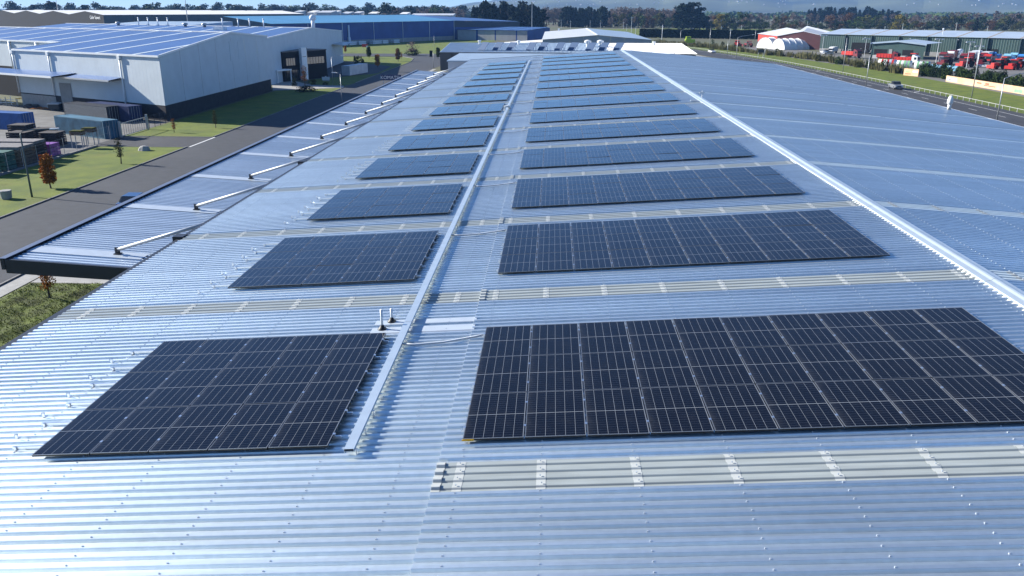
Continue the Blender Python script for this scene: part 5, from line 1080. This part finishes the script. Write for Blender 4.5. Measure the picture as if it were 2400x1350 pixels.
TC = [(142, 263, 'truck_red', 'red loader with raised bucket beside the hedge'), (145.6, 261, 'truck_red', 'bright red tractor standing tallest in the front row'), (149.6, 259, 'truck_orange', 'orange red tractor next to the tallest one'), (153.5, 262, 'truck_orange', 'orange tractor second from the right picture edge'), (156.5, 258, 'truck_red', 'red tractor at the right picture edge'), (145, 280, 'truck_maroon', 'dark maroon machine parked below the crossbar mast'), (150.3, 276, 'truck_red', 'red machine beside the shorter floodlight mast')]
TC += [(136.5, 272, 'truck_red', 'red tractor beside the crossbar mast foot'), (159.5, 265, 'truck_orange', 'orange tractor behind the front red row'), (151, 268, 'truck_red', 'red tractor behind the orange ones'), (133, 279, 'truck_maroon', 'maroon tractor next to the striped container'), (129, 296, 'truck_red', 'small red machine at the workshop dock')]
for x, y, m, lb in TC: tractor(lb, x, y, gz + rnd.uniform(-.4, .4), m, 1.15)
container('pink-ended grey shipping container in the truck yard', (137.5, 289), gz + .3, 6.1, 'cont_grey'); container('low pale blue container behind the hedge', (121, 262), gz + 1.3, 10, 'truck_cyan', 2.0, 1.4)
truck('dark maroon flatbed behind the reeds', 116.5, 322, gz + 1.2, 'truck_maroon', 'truck_red', 'tipper'); truck('white van-like truck at the green door', 121, 359, gz, 'truck_white', 'truck_white', 'box', .75)
car('parked_car', 'white car parked at the end of the green warehouse', 117.8, 358, R(200), 'car_white', 'sedan', 'cars'); car('parked_car', 'pale car half hidden in the reeds by the green warehouse', 115, 346, R(190), 'car_silver', 'sedan', 'cars')
car('parked_car', 'white car parked between the masts in front of the trucks', 141.5, 270.5, R(150), 'car_white', 'sedan', 'cars')
for i, (x, y, w_, m, lb) in enumerate(((109.5, 268, 3, 'truck_white', 'white tank behind the reeds, nearest the yellow skip'), (112.5, 262, 2.4, 'cont_white', 'cream tank with green bands behind the orange board'), (116, 257, 2.4, 'cont_white', 'cream tank behind the hedge start'))):
    t = thing('tank', lb, 'tank', (x, y, 0), 'tanks behind the reeds'); mb = MB(); mb.tube([(x - w_*.8, y + w_*.5, 1.4), (x - w_*.75, y + w_*.47, 1.4), (x + w_*.75, y - w_*.47, 1.4), (x + w_*.8, y - w_*.5, 1.4)], [.6, 1.2, 1.2, .6], 14); mb.build('barrel', m, t, smooth=True)
    for f in (-.4, .1, .5): mb = MB(); mb.tube([(x + w_*f - .25, y - w_*f*.62 + .16, 1.4), (x + w_*f + .25, y - w_*f*.62 - .16, 1.4)], 1.22, 14); mb.build('band', 'mural_green' if i else 'truck_red', t)
    for f in (-.5, .5): MB().box(x + w_*f - .15, x + w_*f + .15, y - w_*f*.62 - .6, y - w_*f*.62 + .6, 0, .5).build('foot', 'charcoal', t)
t = thing('yellow_skip', 'yellow skip behind the reeds beside the tanks', 'skip', (111.5, 277, 0)); MB().prism([(110.4, 276), (113, 276), (113, 278), (110.4, 278)], .1, 2.0).build('body', 'yellow_tape', t); MB().prism([(110.2, 275.8), (113.2, 275.8), (113.2, 278.2), (110.2, 278.2)], 2.0, 2.15).build('rim', 'yellow_tape', t)
truck('red and white flatbed lorry behind the tanks', 122, 283, gz + 1.5, 'truck_white', 'truck_red', 'tipper'); truck('maroon trailer lorry in front of the workshop dock', 124, 305, gz + 1.5, 'truck_maroon', 'truck_red', 'tipper')
mb = MB(); r = random.Random(12)
for i in range(160):
    s0 = r.uniform(12, 40); q = r.uniform(-7, -2); z = r.uniform(.1, 1.9); s_ = r.uniform(.15, .5); mb.obox(gp(s0, q, z), rdir(r)*s_, rdir(r)*s_*.6, rdir(r)*s_*.4)
tag(mb.build('scrap_pile', 'charcoal'), 'dark tangled pile of parts before the open green door', 'scrap pile', kind='stuff')
for i, (x, y, lb) in enumerate(((93, 418, 'red implement parked at the left of the tents'), (97, 412, 'dark red implement next to the tents'), (126, 378, 'red boom machine between the tents and the green warehouse'))): tractor(lb, x, y, 1 + i, 'truck_red' if i != 1 else 'truck_maroon', 1.1)
# ridge and eave fittings of the main roof
t = thing('roof_cowl', 'white roof cowl standing on the right eave of the long warehouse', 'roof cowl', (35.2, 60.5, zr(35.2))); z = zr(35.2); MB().tube([(35.2, 60.5, z), (35.2, 60.5, z + .45)], .15, 12).build('stack', 'white_paint', t, smooth=True); MB().tube([(35.2, 60.5, z + .42), (35.2, 60.5, z + .55), (35.2, 60.5, z + .85), (35.2, 60.5, z + 1.15)], [.16, .24, .22, .12], 12).build('cowl', 'white_paint', t, smooth=True)
t = thing('ridge_antenna', 'small white antenna bracket on the ridge capping', 'antenna', (12.25, 49, 11.98)); MB().tube([(12.25, 49, 11.95), (12.25, 49, 12.5)], .03, 6).build('mast', 'white_paint', t); MB().box(12.05, 12.45, 48.97, 49.03, 12.3, 12.4).build('bar', 'white_paint', t); MB().box(11.3, 11.85, 48.0, 48.1, zl(11.6) + .03, zl(11.6) + .08).build('cable', 'white_paint', t)
# ================================================================ PLANTING, TREES, HILLS, HAZE
# reeds and shrubs along the right verge
reed = []
for s in range(4):
    r = random.Random(40 + s); mb = MB()
    for i in range(60):
        a = r.uniform(0, 6.28); q = r.random() ** .7 * .5; h = r.uniform(.55, 1.15); x, y = math.cos(a)*q, math.sin(a)*q; w = r.uniform(.03, .06); b = r.uniform(0, 6.28); dx, dy = math.cos(b)*w, math.sin(b)*w; lx, ly = math.cos(a)*h*r.uniform(.1, .45), math.sin(a)*h*r.uniform(.1, .45)
        mb.poly([(x - dx, y - dy, 0), (x + dx, y + dy, 0), (x + lx + dx*.4, y + ly + dy*.4, h), (x + lx - dx*.4, y + ly - dy*.4, h)])
    reed.append(mb.mesh('reed_clump', ['reed']))
i = 0; y = 238.0; rr = random.Random(77)
while y < 455:
    for k in range(2):
        x = rcurve(y) + 24 + (-2 if y > 330 else 0) - max(0, (y - 300)) * .06 + rr.uniform(-1.5, 2.5); s = rr.uniform(1.1, 2.2)
        o = inst('reed_clump', reed[i % 4], None, (x, y + rr.uniform(-.8, .8), 0), rr.uniform(0, 6.28), (s, s, s * rr.uniform(.8, 1.3))); tag(o, 'tawny reed clump in the planted strip along the right verge', 'reeds', 'reed clumps along the verge'); i += 1
    y += 1.9
hl = [(rr.uniform(105.6, 109.5), 236 - k * 1.35) for k in range(48)]
for k, (x, y) in enumerate(hl):
    h = rr.uniform(2.3, 3.7); w = rr.uniform(1.5, 2.3); o = inst('hedge_shrub', C_BUSH[(0, 3, 1, 0)[k % 4]], None, (x + (236 - y) * .06, y, 0), rr.uniform(0, 6.28), (w, w, h)); tag(o, 'dense green shrub in the tall planting behind the orange wall', 'shrub', 'tall shrubs behind the orange wall')
for x, y, h, w, v, lb in ((92.5, 340, 2.6, 1.6, 0, 'rounded green shrub in the reeds before the green warehouse'), (98.6, 283, 2.4, 1.7, 0, 'twin green shrubs in the reeds, the one nearer the tents'), (101.6, 262, 3.2, 1.4, 0, 'tall green shrub beside the reed tanks'), (103.4, 254, 3.3, 1.5, 3, 'tall green shrub nearest the short orange board'), (97, 300, 2.2, 2.4, 2, 'olive shrub in the reed strip'), (100.3, 268, 1.6, 2, 2, 'low olive shrub below the tall green one'), (103, 242, 1.5, 1.7, 1, 'low dark shrub on the lawn edge beside the short orange board'), (84, 410, 2.4, 1.6, 2, 'olive shrub at the far end of the reed strip'), (82, 425, 3, 1.2, 0, 'upright green shrub near the lime hut')): bush(lb, (x, y, 0), h, w, v, 'shrubs in the reed strip')
# clipped shelter hedge
mb = MB(); r = random.Random(8); A_, B_ = Vector((57, 547, 0)), Vector((131, 517, 0)); d = (B_ - A_); n_ = Vector((-d.y, d.x, 0)).normalized()
for i in range(9000):
    f = r.random(); side = r.random(); z = r.random() * 5.1
    p = A_ + d * f + n_ * (r.uniform(0, 2.5) if side < .35 else r.uniform(-.15, .1)); p.z = (5.1 + .25*math.sin(f*60)*r.random()) if side < .35 else z
    leafquad(mb, p, r.uniform(.35, .8), r)
cr = mb; hd = thing('shelter_hedge', 'long clipped dark shelter hedge beyond the lime hut', 'hedge', (94, 532, 0)); cr.build('foliage', 'leaf_pine', hd)
MB().prism([up(A_ + n_*.2, 0)[:2], up(B_ + n_*.2, 0)[:2], up(B_ + n_*2.3, 0)[:2], up(A_ + n_*2.3, 0)[:2]], .3, 4.9).build('branch_core', 'leaf_pine', hd)
# tree kit for the distance (unit height 1)
PINE = [pine_mesh('crown', 'leaf_pine', 1, .42, 1500, .055, 50 + i, .05) for i in range(3)]
BIGP = [crown_mesh('crown', 'leaf_pine', 1, .62, 1500, .06, 60 + i, 'round', .06, 26) for i in range(3)]
DEC = {m: [crown_mesh('crown', m, 1, .95, 1000, .06, 70 + i + 10*j, 'round', .08, 20) for i in range(2)] for j, m in enumerate(('leaf_dark', 'leaf_green', 'leaf_olive', 'leaf_rust', 'leaf_yellow'))}
BARE = [crown_mesh('crown', 'twig_grey', 1, .75, 800, .045, 90 + i, 'round', .15, 22) for i in range(3)]
POP = [crown_mesh('crown', 'twig_grey', 1, .30, 500, .045, 95 + i, 'column', .1, 18) for i in range(2)]
T_BIG = [trunk_mesh('trunk', 1, .03, .018, s, 5, .2, .75) for s in (5, 6)]
def PX(px, D): return (1.436 + (px - 1298) / 2033 * D, D - 12.3)
def ZT(py, D): return 18.14 - (py - 18) / 2149 * D
FT = {}
def far_tree(nm, lb, px, py, D, crown, wide=1., group=None):
    x, y = PX(px, D); h = ZT(py, D); o = tree(nm, lb, crown, T_BIG[int(px) % 2], (x, y, 0), (h*wide, h*wide, h), group=group, cat='tree'); FT.setdefault((group, lb), []).append((px, o)); return o
rt = random.Random(21)
# two pine shelter blocks
for i in range(22):
    px = 1112 + i * 7.6 + rt.uniform(-3, 3); py = 13 + rt.uniform(-6, 6) + (10 if px > 1268 else 0)
    far_tree('pine_tree', 'tall dark pine in the block behind the concrete store', px, py, 640 + rt.uniform(-12, 25), (PINE + BIGP)[i % 6], rt.uniform(.8, 1.2), 'pines behind the concrete store')
for i in range(17):
    px = 1316 + i * 7.0 + rt.uniform(-2, 2); far_tree('pine_tree', 'dark pine in the block behind the grey gabled warehouse', px, 18 + rt.uniform(-3, 4) + (8 if px > 1425 or px < 1320 else 0), 850 + rt.uniform(-12, 25), (PINE + BIGP)[(i*5) % 6], rt.uniform(.8, 1.15), 'pines behind the gabled warehouse')
for px, py, w in ((1600, 10, 1.5), (1622, 7, 1.5), (1640, 18, 1.2), (1592, 24, 1.2), (1655, 38, 1.3)): far_tree('cypress_tree', 'huge dark cypress standing above the clipped hedge', px, py, 770 + rt.uniform(-8, 8), BIGP[int(px) % 3], w, 'cypress clump above the hedge')
# bare woods
for i in range(9): far_tree('bare_tree', 'bare grey-pink tree in the gap between the pine blocks', 1268 + i*7 + rt.uniform(-3, 3), 20 + rt.uniform(-2, 6), 980 + rt.uniform(-30, 30), BARE[i % 3], 1.3, 'bare trees between the pines')
for i in range(22): far_tree('bare_tree', 'bare grey-pink tree in the wood beyond the pole line', 1436 + i*8.2 + rt.uniform(-4, 4), 20 + rt.uniform(-3, 5), 960 + rt.uniform(-40, 60), BARE[i % 3], 1.3, 'bare wood beyond the pole line')
for i in range(22):
    px = 1436 + i * 7.2 + rt.uniform(-4, 4); m = rt.choice(['leaf_green', 'leaf_olive', 'leaf_dark', 'leaf_rust']); far_tree('field_tree', 'mixed autumn tree at the foot of the bare wood', px, 36 + rt.uniform(-6, 8), 840 + rt.uniform(-20, 20), (DEC[m][i % 2] if i % 4 else BARE[i % 3]), 1., 'autumn trees below the bare wood')
# autumn tree line behind the green warehouse
for i in range(66):
    px = 1672 + i * 11.6 + rt.uniform(-5, 5); m = rt.choice(['leaf_dark', 'leaf_dark', 'leaf_green', 'leaf_olive', 'leaf_rust', 'leaf_green', 'bare', 'bare']); cr = BARE[i % 3] if m == 'bare' else DEC[m][i % 2]
    far_tree('autumn_tree', 'autumn tree in the long line behind the green warehouse', px, 42 + 5*math.sin(px*.021) + rt.uniform(-9, 10), 820 + rt.uniform(-40, 40), cr, rt.uniform(.95, 1.35), 'autumn trees behind the green warehouse')
for i in range(44):
    px = 1672 + i * 17 + rt.uniform(-6, 6); m = rt.choice(['leaf_dark', 'leaf_olive', 'leaf_green', 'leaf_rust', 'leaf_dark']); far_tree('autumn_tree', 'low autumn tree in the front row of the tree line', px, 52 + rt.uniform(-5, 5), 760 + rt.uniform(-15, 15), DEC[m][i % 2], 1.4, 'front row of the autumn tree line')
for px, py, m, lb in ((1683, 34, 'leaf_yellow', 'orange yellow tree at the left end of the autumn line'), (2095, 36, 'leaf_yellow', 'pale yellow tree among dark ones in the autumn line'), (2383, 64, 'leaf_yellow', 'low bright yellow bush in the autumn line at the right'), (2270, 40, 'leaf_pine', 'single dark pointed conifer in the autumn line')):
    far_tree('autumn_tree', lb, px, py, 742, PINE[0] if 'conifer' in lb else DEC[m][0], 1.1, 'odd ones of the autumn line')
for i in range(24): px = 1885 + i * 9 + rt.uniform(-3, 3); far_tree('pine_tree', 'dark pine on the rise behind the autumn line', px, 17 + rt.uniform(-4, 4) + abs(px - 1960) * .05, 1150 + rt.uniform(-20, 20), (PINE + BIGP)[i % 6], 1.1, 'pines behind the autumn line')
for i in range(40): px = 1660 + i * 19 + rt.uniform(-6, 6); far_tree('bare_tree', 'pale bare tree rising behind the autumn line', px, 34 + rt.uniform(-4, 3) - (6 if px > 2200 else 0), 1000 + rt.uniform(-30, 30), (BARE + POP)[i % 5], 1.35, 'bare trees behind the autumn line')
# left horizon trees
for i in range(48):
    px = -8 + i * 23 + rt.uniform(-9, 9); D = 900 + rt.uniform(-100, 420); py = 15 + rt.uniform(-9, 6) + (4 if px > 450 else 0)
    m = rt.choice(['leaf_dark', 'leaf_dark', 'leaf_green', 'leaf_pine']); far_tree('horizon_tree', 'dark round tree on the left horizon', px, py, D, (BIGP[i % 3] if m == 'leaf_pine' else DEC[m][i % 2]), 1.2, 'trees on the left horizon')
for i in range(60):
    px = -10 + i * 19 + rt.uniform(-8, 8); D = 1300 + rt.uniform(-200, 300); far_tree('horizon_tree', 'hazy tree in the far band of the left horizon', px, 16 + rt.uniform(-5, 5), D, DEC[rt.choice(['leaf_dark', 'leaf_green'])][i % 2], 1.7, 'hazy trees of the left horizon')
for i in range(14): px = 905 + i * 14 + rt.uniform(-4, 4); far_tree('bare_tree', 'bare tree on the horizon left of the pine block', px, 20 + rt.uniform(-3, 3), 1000 + rt.uniform(-60, 60), (BARE + POP)[i % 5], 1.2, 'bare trees left of the pine block')
ONES = ['', 'first', 'second', 'third', 'fourth', 'fifth', 'sixth', 'seventh', 'eighth', 'ninth']; TENS = {2: 'twent', 3: 'thirt', 4: 'fort', 5: 'fift', 6: 'sixt'}
def ordinal(n): return ORD[n - 1] if 1 < n <= 20 else 'first' if n == 1 else (TENS[n // 10] + ('ieth' if n % 10 == 0 else 'y-' + ONES[n % 10]))
for (gr, lb), L_ in FT.items():
    if len(L_) > 1:
        for k, (px, o) in enumerate(sorted(L_, key=lambda q: q[0])): o['label'] = lb + ', ' + ordinal(k + 1) + ' from the left'
# a mass of far woodland that reads as one band
mb = MB(); r = random.Random(33)
for i in range(9000):
    px = r.uniform(-60, 2500); D = r.uniform(1500, 2600); x, y = PX(px, D); leafquad(mb, Vector((x, y, r.random() ** 1.3 * 9 * (.6 + .4*math.sin(px*.05)*math.sin(px*.013)))), r.uniform(5, 12), r)
tag(mb.build('far_woodland', 'leaf_green'), 'hazy far woodland band along the horizon', 'woodland', kind='stuff')
# pale industrial roofs between the left trees
FS = [(560, 26, 24, 'roof_white'), (625, 24, 20, 'cont_white'), (752, 26, 34, 'shed_light'), (720, 24, 14, 'roof_white'), (770, 17, 20, 'roof_white'), (802, 29, 18, 'cont_white'), (830, 28, 14, 'shed_light'), (870, 29, 22, 'roof_white'), (942, 30, 16, 'roof_white'), (1010, 33, 100, 'shed_light'), (30, 22, 20, 'roof_white'), (690, 25, 16, 'cont_white')]
for i, (px, py, w, m) in enumerate(FS):
    D = 760 + i * 14; x, y = PX(px, D); ww = w / 2033 * D; h = max(4, ZT(py, D)); h = min(h, 15)
    t = thing('industrial_shed', f'pale distant shed roof on the left horizon, {ORD[i] if i else "first"} of its scatter', 'shed', (x, y, 0), 'distant sheds on the left horizon')
    MB().box(x - ww/2, x + ww/2, y, y + 22, 0, h - 1.5).build('wall', 'shed_light', t); MB().prism([(x - ww/2 - .4, y - .4), (x + ww/2 + .4, y - .4), (x + ww/2 + .4, y + 22), (x - ww/2 - .4, y + 22)], h - 1.5, [h - 1.2, h - 1.2, h + .4, h + .4]).build('roof', m, t)
for px, py, D, lb in ((420, -12, 500, 'tall thin mast on the left horizon'), (104, -4, 600, 'thin mast behind the dark warehouse'), (1247, 2, 560, 'thin mast in front of the pine block')):
    x, y = PX(px, D); h = ZT(py, D); mb = MB(); mb.tube([(x, y, 0), (x, y, h)], [.35, .15], 6); tag(mb.build('mast', 'steel', loc=(x, y, 0)), lb, 'mast')
UP = []
for i, (px, py, D) in enumerate(((1316, 45, 800), (1338, 48, 800), (1384, 47, 830), (1408, 52, 820), (1462, 50, 790), (1470, 55, 720), (1481, 38, 640), (1491, 62, 600), (1553, 58, 520), (1688, 45, 760), (1736, 58, 640), (1887, 48, 780), (2001, 62, 620), (2105, 52, 640), (2155, 66, 600), (2226, 50, 610), (2297, 58, 640), (2065, 60, 640), (712, 20, 900), (1690, 60, 560), (1712, 66, 480))):
    x, y = PX(px, D); h = ZT(py, D); t = thing('utility_pole', 'bare utility pole in the fields', 'pole', (x, y, 0), 'utility poles in the fields'); UP.append((px, t)); MB().tube([(x, y, 0), (x, y, h)], [.16, .1], 6).build('shaft', 'pale_roof', t); MB().box(x - .9, x + .9, y - .06, y + .06, h - .9, h - .75).build('crossarm', 'pale_roof', t)
for k, (px, o) in enumerate(sorted(UP, key=lambda q: q[0])): o['label'] = 'bare utility pole in the fields before the trees, ' + ordinal(k + 1) + ' from the left'
t = thing('excavator', 'orange excavator arm showing before the pine block', 'excavator', (-28, 560, 0)); MB().box(-29.5, -26.5, 559, 562, .8, 3).build('body', 'yellow_tape', t); MB().tube([(-27, 560, 2.5), (-25, 560, 8.4), (-22.5, 560, 6.5)], .4, 6).build('boom', 'yellow_tape', t); MB().box(-30, -26, 558.5, 562.5, 0, .8).build('track', 'tyre', t); MB().box(-27.9, -26.4, 558.9, 560, 3, 4.2).build('cab', 'dark_glass', t)
# ---- hills
def hn(x, y):
    v = 0; 
    for k, (f, a) in enumerate(((.00035, 1.), (.0008, .55), (.0017, .28), (.004, .12), (.009, .05))): v += a * (math.sin(x*f*1.3 + y*f*.7 + k*1.7) * math.cos(y*f*1.1 - x*f*.4 + k*2.3))
    return v
def hill_h(px, D):
    t = max(0., min(1., (D - 3600) / 3600)); e = max(0., min(1., (px - 985) / 420)); e = e*e*(3 - 2*e); x, y = PX(px, D)
    spur = .5 + .5 * math.sin(px * .0115 + D * .0004) ; ridge = abs(math.sin(px*.021 + 1.1*math.sin(D*.0011)))
    base = 430 * (t ** 1.15) * (.62 + .38*spur) * (.78 + .22*ridge) + hn(x, y) * 38 * t
    return max(-4., base * e - 3)
mb = MB(); NP, ND = 190, 60; rows = []
for j in range(ND + 1):
    D = 3500 + 4300 * j / ND; rows.append([(*PX(940 + 1760 * i / NP, D), hill_h(940 + 1760 * i / NP, D)) for i in range(NP + 1)])
for j in range(ND):
    for i in range(NP): mb.quad(rows[j][i], rows[j][i+1], rows[j+1][i+1], rows[j+1][i])
hm = mat('hill_cover', (.13, .14, .06), .95, noise=.5, scale=.0013, vcol=(.012, .022, .016)); tag(mb.build('hills', 'hill_cover', smooth=True), kind='structure')
mat('house_wall', (.62, .60, .57), .7); mat('house_roof', (.30, .27, .26), .7)
hmb = MB(); hmb.box(-7, 7, -5, 5, -4, 5.5, 0); hmb.poly([(-7.5, -5.5, 5.5), (7.5, -5.5, 5.5), (7.5, 0, 8.5), (-7.5, 0, 8.5)], 1); hmb.poly([(-7.5, 0, 8.5), (7.5, 0, 8.5), (7.5, 5.5, 5.5), (-7.5, 5.5, 5.5)], 1); HM = hmb.mesh('hill_house', ['house_wall', 'house_roof'])
rh = random.Random(3); n = 0
while n < 280:
    px = rh.choice([rh.uniform(1290, 1760), rh.uniform(1560, 1760), rh.uniform(2080, 2400), rh.uniform(1290, 2400), rh.uniform(1120, 1300)]); D = rh.uniform(4000, 6000); z = hill_h(px, D)
    if z < 8 or hn(px * 6, D * 1.5) < -.15: continue
    x, y = PX(px, D); s = rh.uniform(.3, .6); o = inst('hill_house', HM, None, (x, y, z), rh.uniform(-.6, .6), s); tag(o, 'tiny white house on the hazy hillside', 'house', 'houses on the hillside'); n += 1
# ---- clear but hazy winter air
hz = bpy.data.materials.new('haze_air'); hz.use_nodes = True; nt = hz.node_tree; nt.nodes.clear(); out = nt.nodes.new('ShaderNodeOutputMaterial'); pv = nt.nodes.new('ShaderNodeVolumePrincipled')
pv.inputs['Color'].default_value = (.24, .50, .98, 1); pv.inputs['Density'].default_value = 1.0e-4; pv.inputs['Anisotropy'].default_value = 0.0; nt.links.new(pv.outputs[0], out.inputs['Volume']); MATS['haze_air'] = hz
tag(MB().box(-9000, 9000, -300, 8600, -6, 620).build('haze', 'haze_air'), 'thin blue haze over the whole scene', 'haze', kind='stuff')
